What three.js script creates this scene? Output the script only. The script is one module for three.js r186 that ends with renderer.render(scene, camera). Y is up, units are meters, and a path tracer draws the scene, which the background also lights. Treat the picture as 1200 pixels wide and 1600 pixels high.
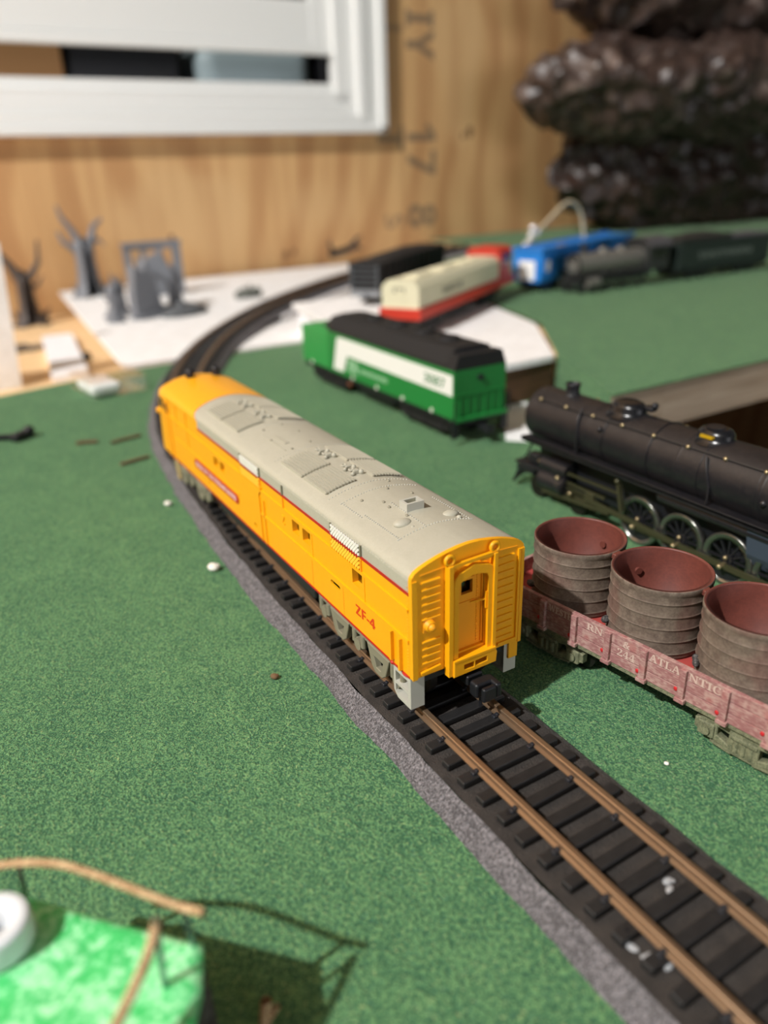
import * as THREE from 'three';
import { mergeGeometries } from 'three/addons/utils/BufferGeometryUtils.js';
import { RoundedBoxGeometry } from 'three/addons/geometries/RoundedBoxGeometry.js';
import { TextGeometry } from 'three/addons/geometries/TextGeometry.js';
import { FontLoader } from 'three/addons/loaders/FontLoader.js';
import { ImprovedNoise } from 'three/addons/math/ImprovedNoise.js';
import { RectAreaLightUniformsLib } from 'three/addons/lights/RectAreaLightUniformsLib.js';

// ---------------------------------------------------------------- camera, lights, exposure
const MM = 0.001;                                  // all shapes below are written in millimetres
const scene = new THREE.Scene();
scene.background = new THREE.Color(0x000000);
const renderer = new THREE.WebGLRenderer({ antialias: true });
renderer.toneMapping = THREE.LinearToneMapping;
renderer.toneMappingExposure = 1.0;
renderer.shadowMap.enabled = true;
RectAreaLightUniformsLib.init();

const camera = new THREE.PerspectiveCamera(2 * Math.atan(800 / 1218.05) * 180 / Math.PI, 0.75, 0.005, 20);
{
  const pitch = 0.4181, roll = -0.0322, yaw = 0.5296;
  const fwd = new THREE.Vector3(Math.sin(yaw) * Math.cos(pitch), -Math.sin(pitch), -Math.cos(yaw) * Math.cos(pitch));
  const right = new THREE.Vector3(Math.cos(yaw), 0, Math.sin(yaw));
  const up = new THREE.Vector3().crossVectors(right, fwd);
  const r2 = right.clone().multiplyScalar(Math.cos(roll)).addScaledVector(up, Math.sin(roll));
  const u2 = up.clone().multiplyScalar(Math.cos(roll)).addScaledVector(right, -Math.sin(roll));
  camera.quaternion.setFromRotationMatrix(new THREE.Matrix4().makeBasis(r2, u2, fwd.clone().negate()));
  camera.position.set(-0.1061, 0.1475, 0.15016);
  camera.focus = 0.226;
  camera.userData.fStop = 7.0;
}
scene.add(camera);

const LAMP = new THREE.Vector3(-2.0, 2.12, 0.26);       // bare bulb on the left
const KEY = 34.5, PANEL = 3.6;
{
  const key = new THREE.PointLight(0xfffdfb, KEY, 0, 2);
  key.position.copy(LAMP); key.castShadow = true; key.shadow.radius = 2; key.shadow.mapSize.set(2048, 2048);
  key.shadow.camera.near = 0.05; key.shadow.camera.far = 6;
  scene.add(key);
  const panel = new THREE.RectAreaLight(0xf6f8ff, PANEL, 2.4, 0.9);
  panel.position.set(0.4, 0.5, 3.95); panel.lookAt(0.4, 0.5, 0);
  scene.add(panel);
}

// ---------------------------------------------------------------- helpers
let seed = 12345;
const rnd = () => { seed = (seed * 1664525 + 1013904223) >>> 0; return seed / 4294967296; };
const rr = (a, b) => a + (b - a) * rnd();
const lerp = (a, b, t) => a + (b - a) * t;
const perlin = new ImprovedNoise();
const V = (x, y, z) => new THREE.Vector3(x, y, z);
function plain(g) {                                       // non-indexed position, normal, uv only
  const n = g.index ? g.toNonIndexed() : g;
  for (const k of Object.keys(n.attributes)) if (!['position', 'normal', 'uv'].includes(k)) n.deleteAttribute(k);
  if (!n.attributes.normal) n.computeVertexNormals();
  if (!n.attributes.uv) n.setAttribute('uv', new THREE.BufferAttribute(new Float32Array(n.attributes.position.count * 2), 2));
  n.clearGroups();
  return n;
}
const box = (w, h, d, x = 0, y = 0, z = 0) => plain(new THREE.BoxGeometry(w, h, d)).translate(x, y, z);
const rbox = (w, h, d, r, x = 0, y = 0, z = 0, s = 1) => plain(new RoundedBoxGeometry(w, h, d, s, Math.min(r, w / 2.05, h / 2.05, d / 2.05))).translate(x, y, z);
const ab = (x0, x1, y0, y1, z0, z1, r = 0) => r ? rbox(x1 - x0, y1 - y0, z1 - z0, r, (x0 + x1) / 2, (y0 + y1) / 2, (z0 + z1) / 2) : box(x1 - x0, y1 - y0, z1 - z0, (x0 + x1) / 2, (y0 + y1) / 2, (z0 + z1) / 2);
function cyl(r1, r2, h, x, y, z, axis = 'y', seg = 20) {
  const g = plain(new THREE.CylinderGeometry(r1, r2, h, seg));
  if (axis === 'x') g.rotateZ(-Math.PI / 2); if (axis === 'z') g.rotateX(Math.PI / 2);
  return g.translate(x, y, z);
}
const ball = (r, x, y, z, sx = 1, sy = 1, sz = 1, seg = 14) => plain(new THREE.SphereGeometry(r, seg, Math.max(6, seg >> 1))).scale(sx, sy, sz).translate(x, y, z);
function ring(R, r, x, y, z, axis = 'z', seg = 28) {
  const g = plain(new THREE.TorusGeometry(R, r, 8, seg));
  if (axis === 'y') g.rotateX(Math.PI / 2); if (axis === 'x') g.rotateY(Math.PI / 2);
  return g.translate(x, y, z);
}
const tube = (pts, r, seg = 24, rad = 6) => plain(new THREE.TubeGeometry(new THREE.CatmullRomCurve3(pts.map(p => V(...p))), seg, r, rad));
function bar(p, q, w, h = w) {                            // straight bar between two points
  const a = V(...p), b = V(...q), d = b.clone().sub(a), g = plain(new THREE.BoxGeometry(w, h, d.length()));
  const m = new THREE.Matrix4().lookAt(b, a, Math.abs(d.y) > 0.95 * d.length() ? V(1, 0, 0) : V(0, 1, 0));
  return g.applyMatrix4(m).translate((a.x + b.x) / 2, (a.y + b.y) / 2, (a.z + b.z) / 2);
}
const lathe = (pts, seg = 32) => plain(new THREE.LatheGeometry(pts.map(p => new THREE.Vector2(p[0], p[1])), seg));
function shape(pts, holes = []) {
  const s = new THREE.Shape(pts.map(p => new THREE.Vector2(p[0], p[1])));
  for (const h of holes) s.holes.push(new THREE.Path(h.map(p => new THREE.Vector2(p[0], p[1]))));
  return s;
}
const ext = (pts, depth, holes = [], bevel = 0) => plain(new THREE.ExtrudeGeometry(shape(pts, holes), bevel ? { depth, bevelEnabled: true, bevelSize: bevel, bevelThickness: bevel, bevelOffset: -bevel, bevelSegments: 1 } : { depth, bevelEnabled: false }));
const rect = (x0, x1, y0, y1) => [[x0, y0], [x1, y0], [x1, y1], [x0, y1]];
const sideExt = (pts, depth, x0, holes = [], bevel = 0) => ext(pts, depth, holes, bevel).rotateY(Math.PI / 2).translate(x0, 0, 0);   // outline in (-z, y), thickness along x
const topExt = (pts, y0, y1, holes = []) => ext(pts.map(p => [p[0], -p[1]]), y1 - y0, holes.map(h => h.map(p => [p[0], -p[1]]))).rotateX(-Math.PI / 2).translate(0, y0, 0);   // outline in (x, z)
function grid(nu, nv, f) {
  const pos = [], uv = [], idx = [];
  for (let i = 0; i <= nu; i++) for (let j = 0; j <= nv; j++) { pos.push(...f(i / nu, j / nv)); uv.push(i / nu, j / nv); }
  for (let i = 0; i < nu; i++) for (let j = 0; j < nv; j++) { const a = i * (nv + 1) + j, b = a + nv + 1; idx.push(a, b, a + 1, b, b + 1, a + 1); }
  const g = new THREE.BufferGeometry();
  g.setAttribute('position', new THREE.Float32BufferAttribute(pos, 3));
  g.setAttribute('uv', new THREE.Float32BufferAttribute(uv, 2));
  g.setIndex(idx); g.computeVertexNormals();
  return plain(g);
}
function boxUV(g, tile) {
  const p = g.attributes.position, n = g.attributes.normal, uv = g.attributes.uv;
  for (let i = 0; i < p.count; i += 3) {
    let ax = 0, ay = 0, az = 0;
    for (let k = 0; k < 3; k++) { ax += Math.abs(n.getX(i + k)); ay += Math.abs(n.getY(i + k)); az += Math.abs(n.getZ(i + k)); }
    for (let k = 0; k < 3; k++) {
      const x = p.getX(i + k), y = p.getY(i + k), z = p.getZ(i + k);
      if (ay >= ax && ay >= az) uv.setXY(i + k, x / tile, z / tile);
      else if (ax >= az) uv.setXY(i + k, z / tile, y / tile);
      else uv.setXY(i + k, x / tile, y / tile);
    }
  }
}
const used = {};
function numbered(n) { const k = used[n] = (used[n] ?? -1) + 1; return k ? n + '_' + String(k).padStart(3, '0') : n; }
const baseY = new Map();
function geom(list, mat, parent) {
  const all = Array.isArray(list) ? list : [list];
  const g = all.length > 1 ? mergeGeometries(all.map(plain)) : plain(all[0]).clone();
  const oy = parent ? (baseY.get(parent) ?? 0) : 0;
  if (mat.userData.tile) boxUV(g, mat.userData.tile);
  if (oy) g.translate(0, -oy, 0);
  g.scale(MM, MM, MM);
  return g;
}
function part(name, list, mat, parent, label) {
  const m = new THREE.Mesh(geom(list, mat, parent), mat);
  m.name = name; m.castShadow = m.receiveShadow = true;
  baseY.set(m, baseY.get(parent) ?? 0);
  if (label) m.userData.label = label;
  parent.add(m);
  return m;
}
function thing(name, label, category, pos = [0, 0, 0], turn = 0, group) {
  const o = new THREE.Group(); o.name = numbered(name);
  o.position.set(pos[0] * MM, pos[1] * MM, pos[2] * MM); o.rotation.y = turn;
  o.userData = { label, category }; if (group) o.userData.group = group;
  scene.add(o); return o;
}
function single(name, label, category, list, mat, pos = [0, 0, 0], turn = 0, group) {
  const m = new THREE.Mesh(geom(list, mat), mat);
  m.name = numbered(name); m.castShadow = m.receiveShadow = true;
  m.position.set(pos[0] * MM, pos[1] * MM, pos[2] * MM); m.rotation.y = turn;
  m.userData = { label, category }; if (group) m.userData.group = group;
  scene.add(m); return m;
}
function struct(name, label, category, list, mat) {
  const m = single(name, label, category, list, mat); m.userData.kind = 'structure'; return m;
}
const fontBold = await new FontLoader().loadAsync('fonts/droid/droid_sans_bold.typeface.json');
const fontSerif = await new FontLoader().loadAsync('fonts/droid/droid_serif_bold.typeface.json');
function text(str, size, depth = 0.06, font = fontBold) {
  return plain(new TextGeometry(str, { font, size, depth, curveSegments: 3, bevelEnabled: false }));
}

// ---------------------------------------------------------------- textures
function lattice(s, n) {                                  // tileable smooth noise, n cells across the tile
  let q = (s * 2654435761) >>> 0; const a = new Float32Array(n * n);
  for (let i = 0; i < n * n; i++) { q = (q * 1664525 + 1013904223) >>> 0; a[i] = q / 4294967296; }
  return (u, v) => {
    const x = (u - Math.floor(u)) * n, y = (v - Math.floor(v)) * n, i = Math.floor(x) % n, j = Math.floor(y) % n, i1 = (i + 1) % n, j1 = (j + 1) % n;
    let fx = x - Math.floor(x), fy = y - Math.floor(y); fx = fx * fx * (3 - 2 * fx); fy = fy * fy * (3 - 2 * fy);
    return lerp(lerp(a[j * n + i], a[j * n + i1], fx), lerp(a[j1 * n + i], a[j1 * n + i1], fx), fy);
  };
}
function tex(w, h, f, srgb = true) {
  const d = new Uint8Array(w * h * 4);
  for (let j = 0; j < h; j++) for (let i = 0; i < w; i++) {
    const c = f(i / w, j / h), o = (j * w + i) * 4;
    d[o] = Math.max(0, Math.min(255, c[0])); d[o + 1] = Math.max(0, Math.min(255, c[1])); d[o + 2] = Math.max(0, Math.min(255, c[2])); d[o + 3] = 255;
  }
  const t = new THREE.DataTexture(d, w, h, THREE.RGBAFormat);
  t.wrapS = t.wrapT = THREE.RepeatWrapping; t.magFilter = THREE.LinearFilter; t.minFilter = THREE.LinearMipmapLinearFilter; t.generateMipmaps = true;
  if (srgb) t.colorSpace = THREE.SRGBColorSpace;
  t.needsUpdate = true; return t;
}
const mix3 = (a, b, t) => [lerp(a[0], b[0], t), lerp(a[1], b[1], t), lerp(a[2], b[2], t)];
const sm = (a, b, x) => { const t = Math.max(0, Math.min(1, (x - a) / (b - a))); return t * t * (3 - 2 * t); };
function std(color, roughness = 0.6, more = {}, tile) {
  const m = new THREE.MeshStandardMaterial({ color, roughness, side: THREE.DoubleSide, ...more });
  if (tile) m.userData.tile = tile;
  return m;
}
function speck(base, other, amount, seedN, cells = [128, 48, 12], size = 512) {   // mottled colour
  const n1 = lattice(seedN, cells[0]), n2 = lattice(seedN + 1, cells[1]), n3 = lattice(seedN + 2, cells[2]);
  return tex(size, size, (u, v) => mix3(base, other, Math.max(0, Math.min(1, 0.5 + amount * ((n1(u, v) - 0.5) * 1.2 + (n2(u, v) - 0.5) * 0.9 + (n3(u, v) - 0.5) * 0.8)))));
}
const T = {};
{ // flocked grass sheet, 150 mm tile
  const a = lattice(1, 512), b = lattice(2, 220), c = lattice(3, 60), d = lattice(4, 12), e = lattice(5, 340);
  T.grass = tex(1024, 1024, (u, v) => {
    const k = a(u, v) * 0.62 + b(u + 0.3, v) * 0.3 + c(u, v) * 0.05 + d(u, v) * 0.06;
    let q = mix3([42, 86, 60], [106, 150, 98], sm(0.25, 0.8, k));
    q = mix3(q, [178, 186, 126], sm(0.78, 0.96, e(u, v)) * 0.6);
    return mix3(q, [48, 96, 84], sm(0.7, 0.95, b(u, v + 0.4)) * 0.35);
  });
  T.grassBump = tex(1024, 1024, (u, v) => { const k = 255 * (a(u, v) * 0.5 + b(u + 0.3, v) * 0.5); return [k, k, k]; }, false);
}
{ // foam roadbed: dusty black top, cut speckled shoulder
  const a = lattice(11, 300), b = lattice(12, 90), c = lattice(13, 14), d = lattice(14, 420);
  T.bed = tex(512, 512, (u, v) => { let q = mix3([36, 33, 31], [66, 60, 55], a(u, v) * 0.6 + c(u, v) * 0.5); return mix3(q, [190, 182, 172], sm(0.94, 0.985, d(u, v)) * 0.75); });
  T.shoulder = tex(512, 512, (u, v) => { let q = mix3([58, 56, 58], [148, 144, 148], sm(0.2, 0.85, a(u, v) * 0.6 + b(u, v) * 0.4)); return mix3(q, [232, 230, 234], sm(0.86, 0.98, d(u, v)) * 0.75); });
  T.bedBump = tex(512, 512, (u, v) => { const k = 255 * (a(u, v) * 0.6 + b(u, v) * 0.4); return [k, k, k]; }, false);
  T.tie = tex(512, 512, (u, v) => { let q = mix3([20, 20, 21], [40, 39, 39], b(u * 0.25, v * 2) * 0.8 + a(u, v) * 0.3); return mix3(q, [160, 152, 142], sm(0.955, 0.99, d(u, v)) * 0.6); });
}
{ // plywood wall sheet, 1.8 m wide by 0.9 m high, printed grade stamp
  const cv = document.createElement('canvas'); cv.width = 2048; cv.height = 1024; const g = cv.getContext('2d');
  const img = g.createImageData(2048, 1024), n1 = lattice(21, 24), n2 = lattice(22, 7), n3 = lattice(23, 160), n4 = lattice(24, 5), n5 = lattice(25, 700);
  for (let j = 0; j < 1024; j++) for (let i = 0; i < 2048; i++) {
    const u = i / 2048, v = j / 1024;
    const warp = u + 0.035 * (n2(u, v * 0.5) - 0.5) + 0.012 * (n1(u, v * 0.35) - 0.5);
    const rings = 0.5 + 0.5 * Math.sin(warp * 150 + 9 * n4(u, v * 0.6));
    const fine = n3(u, v * 0.04), fib = n5(u, v * 0.02);
    let q = mix3([206, 164, 112], [160, 110, 66], sm(0.35, 1, rings) * 0.36 + (fine - 0.5) * 0.3 + (fib - 0.5) * 0.2 + 0.06);
    q = mix3(q, [214, 178, 128], sm(0.55, 0.8, n1(u, v * 0.3)) * 0.5);
    q = mix3(q, [156, 124, 86], sm(0.62, 0.85, n4(u + 0.4, v)) * 0.55);
    const o = (j * 2048 + i) * 4; img.data[o] = q[0]; img.data[o + 1] = q[1]; img.data[o + 2] = q[2]; img.data[o + 3] = 255;
  }
  g.putImageData(img, 0, 0);
  // the sheet's left edge is x = -200 mm, its foot y = -60 mm; 2048 px = 1800 mm
  const px = x => (x + 200) / 1800 * 2048, py = y => 1024 - (y + 60) / 900 * 1024;
  const stamp = (s, x, y, h, a) => { g.save(); g.translate(px(x), py(y)); g.rotate(Math.PI / 2); g.fillStyle = 'rgba(70,66,62,' + a + ')'; g.font = 'bold ' + Math.round(h / 1800 * 2048) + 'px sans-serif'; g.fillText(s, 0, 0); g.restore(); };
  stamp('IY', 664, 372, 74, 0.5); stamp('17', 664, 214, 78, 0.5); stamp('8', 664, 88, 78, 0.5);
  stamp('J', 618, 352, 56, 0.3); stamp('T', 606, 206, 70, 0.45); stamp('S', 618, 74, 52, 0.35);
  g.fillStyle = 'rgba(90,62,36,0.7)';
  for (const [x, y, r] of [[792, 196, 7], [778, 190, 4], [430, 22, 5], [445, 26, 4], [250, 60, 4]]) { g.beginPath(); g.ellipse(px(x), py(y), r, r * 1.5, 0, 0, 7); g.fill(); }
  T.ply = new THREE.CanvasTexture(cv); T.ply.colorSpace = THREE.SRGBColorSpace;
}
function woodTex(c1, c2, s) {
  const n1 = lattice(s, 60), n2 = lattice(s + 1, 8), n3 = lattice(s + 2, 200);
  return tex(512, 512, (u, v) => mix3(c1, c2, Math.max(0, Math.min(1, n1(u * 0.06, v) * 0.6 + n2(u * 0.3, v) * 0.4 + (n3(u * 0.05, v) - 0.5) * 0.4))));
}
{ // tub wall: weathered brown grey over oxide red
  const a = lattice(41, 160), b = lattice(42, 40), c = lattice(43, 10);
  T.vat = tex(512, 512, (u, v) => { let q = mix3([84, 70, 60], [126, 112, 98], a(u, v) * 0.5 + b(u, v) * 0.6); return mix3(q, [116, 72, 64], sm(0.6, 0.9, c(u, v)) * 0.3); });
  T.vatIn = speck([98, 52, 44], [112, 60, 50], 0.6, 45);
  T.gon = tex(512, 512, (u, v) => { let q = mix3([146, 98, 96], [178, 146, 136], sm(0.25, 0.75, a(u * 0.3, v) * 0.4 + b(u, v) * 0.3 + c(u, v) * 0.3)); return mix3(q, [150, 56, 58], sm(0.72, 0.95, c(u, v)) * 0.3); });
}
T.rock = (() => { const a = lattice(51, 90), b = lattice(52, 26), c = lattice(53, 9); return tex(512, 512, (u, v) => { let q = mix3([40, 30, 26], [84, 66, 58], a(u, v) * 0.5 + b(u, v) * 0.5); return mix3(q, [140, 124, 116], sm(0.62, 0.85, b(u + 0.2, v) * 0.5 + c(u, v) * 0.5) * 0.75); }); })();
T.foamPaint = (() => { const a = lattice(61, 50), b = lattice(62, 16), c = lattice(63, 160); return tex(512, 512, (u, v) => mix3([66, 196, 106], [170, 242, 184], sm(0.3, 0.75, a(u, v) * 0.5 + b(u, v) * 0.4 + c(u, v) * 0.15))); })();

const M = {
  grass: new THREE.MeshPhysicalMaterial({ map: T.grass, bumpMap: T.grassBump, bumpScale: 0.0005, roughness: 1, sheen: 1, sheenRoughness: 0.45, sheenColor: new THREE.Color(0xb8c8a4), side: THREE.DoubleSide }),
  bed: std(0xffffff, 0.95, { map: T.bed, bumpMap: T.bedBump, bumpScale: 0.0003 }, 40),
  shoulder: std(0xffffff, 0.75, { map: T.shoulder, bumpMap: T.bedBump, bumpScale: 0.0006 }, 36),
  tie: std(0xffffff, 0.55, { map: T.tie }, 30),
  rail: std(0x9c8268, 0.34, { metalness: 0.75 }),
  clip: std(0x24262b, 0.35),
  yellow: std(0xf6ab0a, 0.42, { map: speck([250, 250, 250], [255, 255, 255], 1, 71) }, 20),
  yellowOrange: std(0xf0a013, 0.5),
  greyRoof: std(0xffffff, 0.55, { map: speck([172, 168, 150], [178, 174, 157], 0.6, 74) }, 24),
  greyTruck: std(0x807c68, 0.55),
  greyStep: std(0xb4b3a8, 0.5),
  red: std(0xb01d16, 0.45), redText: std(0xd2380c, 0.5), whitePrint: std(0xe9d3cb, 0.6),
  darkIn: std(0x0b0b0a, 0.7), glass: std(0x15130e, 0.12), wheel: std(0x2a2723, 0.4, { metalness: 0.6 }),
  weight: std(0x5e5c58, 0.6), black: std(0x15161a, 0.5), blackSoft: std(0x0e0e10, 0.7), tank: std(0x1e211c, 0.7),
  steam: std(0xffffff, 0.42, { map: speck([23, 23, 27], [35, 33, 35], 0.9, 77) }, 60),
  dome: std(0x16171a, 0.25), steamRoof: std(0x2b2826, 0.6), ashBox: std(0x3c4654, 0.5), brass: std(0xb0a07c, 0.3, { metalness: 0.8 }), gold: std(0xd8b020, 0.4, { metalness: 0.4 }), rod: std(0x45442f, 0.45, { metalness: 0.4 }), tyre: std(0x8a8a84, 0.22, { metalness: 0.9 }),
  gon: std(0xffffff, 0.8, { map: T.gon }, 40), gonDeck: std(0xa8423c, 0.75), gonRed: std(0xc0252a, 0.6), olive: std(0xffffff, 0.8, { map: speck([88, 92, 70], [134, 134, 104], 1.1, 80) }, 12), vat: std(0xffffff, 0.75, { map: T.vat }, 60), vatIn: std(0xffffff, 0.5, { map: T.vatIn }, 60), gonText: std(0xc6ada0, 0.8),
  green: std(0x1c7a35, 0.45), greenLight: std(0x2f8f45, 0.45), bnWhite: std(0xe8e8e2, 0.5), bnGreenText: std(0x3a7a4a, 0.6),
  cream: std(0xd9d3b4, 0.6), redBody: std(0xc23524, 0.5), redDeep: std(0xa8202a, 0.5), blue: std(0x2480d4, 0.5),
  foam: std(0xffffff, 0.85, { map: speck([236, 234, 232], [247, 246, 245], 1, 84) }, 120), plaster: std(0xf0f0f3, 0.8),
  tan: std(0xffffff, 0.7, { map: woodTex([244, 212, 168], [230, 190, 138], 91) }, 300),
  plank: std(0xffffff, 0.8, { map: woodTex([184, 168, 146], [146, 128, 106], 94) }, 160),
  brownWood: std(0xffffff, 0.8, { map: woodTex([112, 80, 54], [82, 56, 38], 97) }, 120),
  winWhite: std(0xe9e9e6, 0.35), wall: std(0x504e4b, 0.9), ceiling: std(0x5c5a57, 0.9), floor: std(0x33281f, 0.8),
  greyResin: std(0x73767c, 0.55), darkResin: std(0x4c4440, 0.6), twine: std(0xffffff, 0.9, { map: speck([136, 98, 62], [226, 196, 152], 2, 101) }, 5), pin: std(0x9a9ea2, 0.25, { metalness: 0.9 }),
  whiteTub: std(0xd8dcdf, 0.6), rock: std(0xffffff, 0.36, { map: T.rock }, 420), rockBase: std(0xffffff, 0.42, { map: speck([34, 24, 19], [66, 46, 37], 1.2, 110) }, 300), stone: std(0xffffff, 0.8, { map: speck([36, 33, 32], [96, 92, 90], 1.2, 104) }, 16),
  paint: std(0xffffff, 0.45, { map: T.foamPaint }, 40),
  clear: new THREE.MeshPhysicalMaterial({ color: 0xffffff, roughness: 0.06, transmission: 1, thickness: 0, ior: 1.49, side: THREE.DoubleSide }),
  pane: new THREE.MeshPhysicalMaterial({ color: 0xffffff, roughness: 0.02, transmission: 1, thickness: 0, ior: 1.5, side: THREE.DoubleSide }),
  crumb: std(0xe6e2d8, 0.7), stick: std(0x6a5238, 0.9), wire: std(0xd8c8a8, 0.25, { metalness: 0.4 }), glint: std(0xffffff, 0.12, { metalness: 0.5 }),
  bin: std(0x9fb0b4, 0.5), cardboard: std(0x9a7248, 0.9),
};
M.grass.userData.tile = 130;

// ---------------------------------------------------------------- room
const WZ = -1050;
struct('floor', 'dark wooden floor below the layout table', 'floor', ab(-2600, 2200, -930, -900, -1800, 4000), M.floor);
struct('ceiling', 'pale ceiling above the layout room', 'ceiling', ab(-2620, 2220, 2450, 2480, -1800, 4020), M.ceiling);
struct('wall_left', 'plain painted wall to the left of the layout', 'wall', ab(-2630, -2600, -930, 2480, -1800, 4020), M.wall);
struct('wall_right', 'plain painted wall to the right of the layout', 'wall', ab(2200, 2230, -930, 2480, -1800, 4020), M.wall);
struct('wall_front', 'plain painted wall behind the viewer', 'wall', ab(-2630, 2230, -930, 2480, 4000, 4030), M.wall);
{
  const g = ext(rect(-2600, 2200, -900, 2450), 18, [rect(-350, 560, 232, 780)]).translate(0, 0, WZ - 18);
  const p = g.attributes.position, uv = g.attributes.uv;
  for (let i = 0; i < p.count; i++) uv.setXY(i, (p.getX(i) + 200) / 1800, (p.getY(i) + 60) / 900);
  T.ply.wrapS = T.ply.wrapT = THREE.MirroredRepeatWrapping;
  struct('wall_back', 'knotty plywood wall with stamped grade marks behind the layout', 'wall', g, std(0xffffff, 0.62, { map: T.ply }));
}
struct('wall_far', 'pale wall of the space seen through the window gap', 'wall', ab(-2600, 2200, -900, 2450, -1800, -1780), M.wall);
{ // white sliding sash window, raised a little
  const w = thing('window_1', 'white vinyl sash window raised a little over a dark gap', 'window', [0, 195, WZ]); w.userData.kind = 'structure'; baseY.set(w, 195);
  part('bottom_trim', [ab(-380, 616, 195, 205, 0, 20, 2), ab(-380, 612, 205, 222, 0, 14, 2), ab(-380, 600, 222, 238, -6, 8, 2)], M.winWhite, w);
  part('sill', [ab(-380, 560, 232, 252, -18, 6, 2), ab(-380, 556, 250, 264, -18, 0, 2)], M.winWhite, w);
  part('side_jamb', [ab(603, 616, 195, 800, 0, 20, 2), ab(584, 604, 205, 800, 0, 12, 2), ab(566, 585, 214, 800, 0, 16, 2), ab(532, 567, 222, 800, -16, 6, 2)], M.winWhite, w);
  part('side_jamb', [ab(-380, -350, 195, 800, 0, 20, 2)], M.winWhite, w);
  part('top_trim', [ab(-380, 616, 780, 810, 0, 20, 2)], M.winWhite, w);
  const s = part('sash', [ab(-350, 534, 302, 316, -14, -2, 2), ab(-350, 530, 316, 372, -16, -6, 3), ab(500, 532, 316, 776, -16, -5, 3), ab(-350, -310, 316, 776, -16, -5, 3)], M.winWhite, w);
  part('pane', ab(-312, 502, 370, 772, -12, -10), M.pane, s);
}
single('storage_box', 'black storage box seen through the window gap', 'box', [ab(0, 168, 0, 190, 0, 120, 4), ab(-2, 170, 190, 205, -4, 124, 3)], M.black, [176, 150, -1330]);
single('storage_box', 'narrow black storage box at the right end of the window gap', 'box', [ab(0, 40, 0, 190, 0, 120, 4), ab(-3, 43, 190, 205, -3, 123, 3)], M.black, [596, 150, -1330]);
single('plastic_bin', 'pale grey blue plastic bin seen through the window gap', 'bin', [rbox(208, 190, 120, 34, 104, 95, 60, 4), rbox(214, 16, 128, 7, 104, 192, 60, 2)], M.bin, [376, 150, -1330]);
single('cardboard_box', 'brown cardboard box at the left end of the window gap', 'box', [ab(0, 210, 0, 200, 0, 140, 1), ab(0, 104, 200, 202, 0, 140), ab(106, 210, 200, 202, 0, 140)], M.cardboard, [-42, 150, -1340]);
{
  const s = thing('wall_shelf', 'wooden shelf outside the window holding bins', 'shelf', [200, 130, -1270]); s.userData.kind = 'structure';
  baseY.set(s, 130); part('board', ab(-500, 700, 130, 150, -140, 120), M.brownWood, s); part('leg', ab(-490, -450, -900, 130, -130, 110), M.brownWood, s); part('leg', ab(650, 690, -900, 130, -130, 110), M.brownWood, s);
}
{ // lamp that lights the layout
  const l = thing('hanging_bulb', 'bare hanging bulb on a black cord left of the layout', 'lamp', [LAMP.x / MM, LAMP.y / MM, LAMP.z / MM]);
  part('bulb', ball(42, 0, 0, 0), std(0xffffff, 0.4, { emissive: 0xfffdfb, emissiveIntensity: 3 }), l);
  part('socket', cyl(17, 22, 50, 0, 58, 0), M.black, l);
  part('cord', cyl(3, 3, 256, 0, 202, 0, 'y', 8), M.black, l);
  const c = thing('wall_panel', 'flat white light panel on the wall behind the viewer', 'lamp', [400, 500, 3960]);
  part('frame', ext(rect(-1220, 1220, -470, 470), 36, [rect(-1200, 1200, -450, 450)]), M.winWhite, c);
  part('diffuser', ab(-1200, 1200, -450, 450, 4, 12), std(0xffffff, 0.5, { emissive: 0xf6f8ff, emissiveIntensity: 2 }), c);
}

// ---------------------------------------------------------------- layout table and raised deck
function sheet(outline, y, step, wave = 0) {              // flat grass sheet from an outline in (x, z)
  const g = topExt(outline, y - 1.2, y);
  return g;
}
const matOutline = [[-640, 420], [186, 420], [186, -160], [244, -168], [252, -508], [178, -511], [31, -503], [-64, -479], [-640, -415]];
{
  const t = thing('layout_table', 'green topped model railway table', 'table', [0, -900, 0]); baseY.set(t, -900);
  part('table_board', topExt([[-640, 420], [186, 420], [186, -160], [244, -168], [252, -508], [178, -511], [31, -503], [-64, -479], [-640, -415]].map(([x, z]) => [x * 0.999, z * 0.999]), -20, -1.2), M.tan, t);
  part('grass_mat', sheet(matOutline, 0), M.grass, t, 'flocked green grass mat');
  for (const [x, z] of [[-610, 390], [150, 390], [-610, -380], [150, -470]]) part('leg', ab(x - 25, x + 25, -900, -20, z - 25, z + 25, 3), M.brownWood, t);
}
{ // unseen table section, added to keep the access opening dark
  const t = thing('layout_table', 'unseen table section added to shade the access opening', 'table', [1000, -900, 140]); baseY.set(t, -900);
  const sh = ([x, z]) => [x - 1000, z - 140];
  part('table_board', topExt([[408, 900], [1700, 900], [1700, -138], [408, -138]].map(sh), -20, -1.2), M.tan, t);
  part('grass_mat', topExt([[408, 900], [1700, 900], [1700, -138], [408, -138]].map(sh), -1.2, 0), M.grass, t);
  part('shade_apron', [topExt([[190, 900], [1700, 900], [1700, 880], [190, 880]].map(sh), -420, -21)], M.brownWood, t);  // unseen board added to block low light into the opening
  for (const [x, z] of [[460, 850], [1650, 850], [460, -90], [1650, -90]]) part('leg', ab(x - 1025, x - 975, -900, -20, z - 165, z - 115, 3), M.brownWood, t);
}
single('tan_board', 'pale tan wooden board beyond the green mat', 'board', ab(-640, 420, -52, -32, -1040, -512), M.tan);
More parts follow.
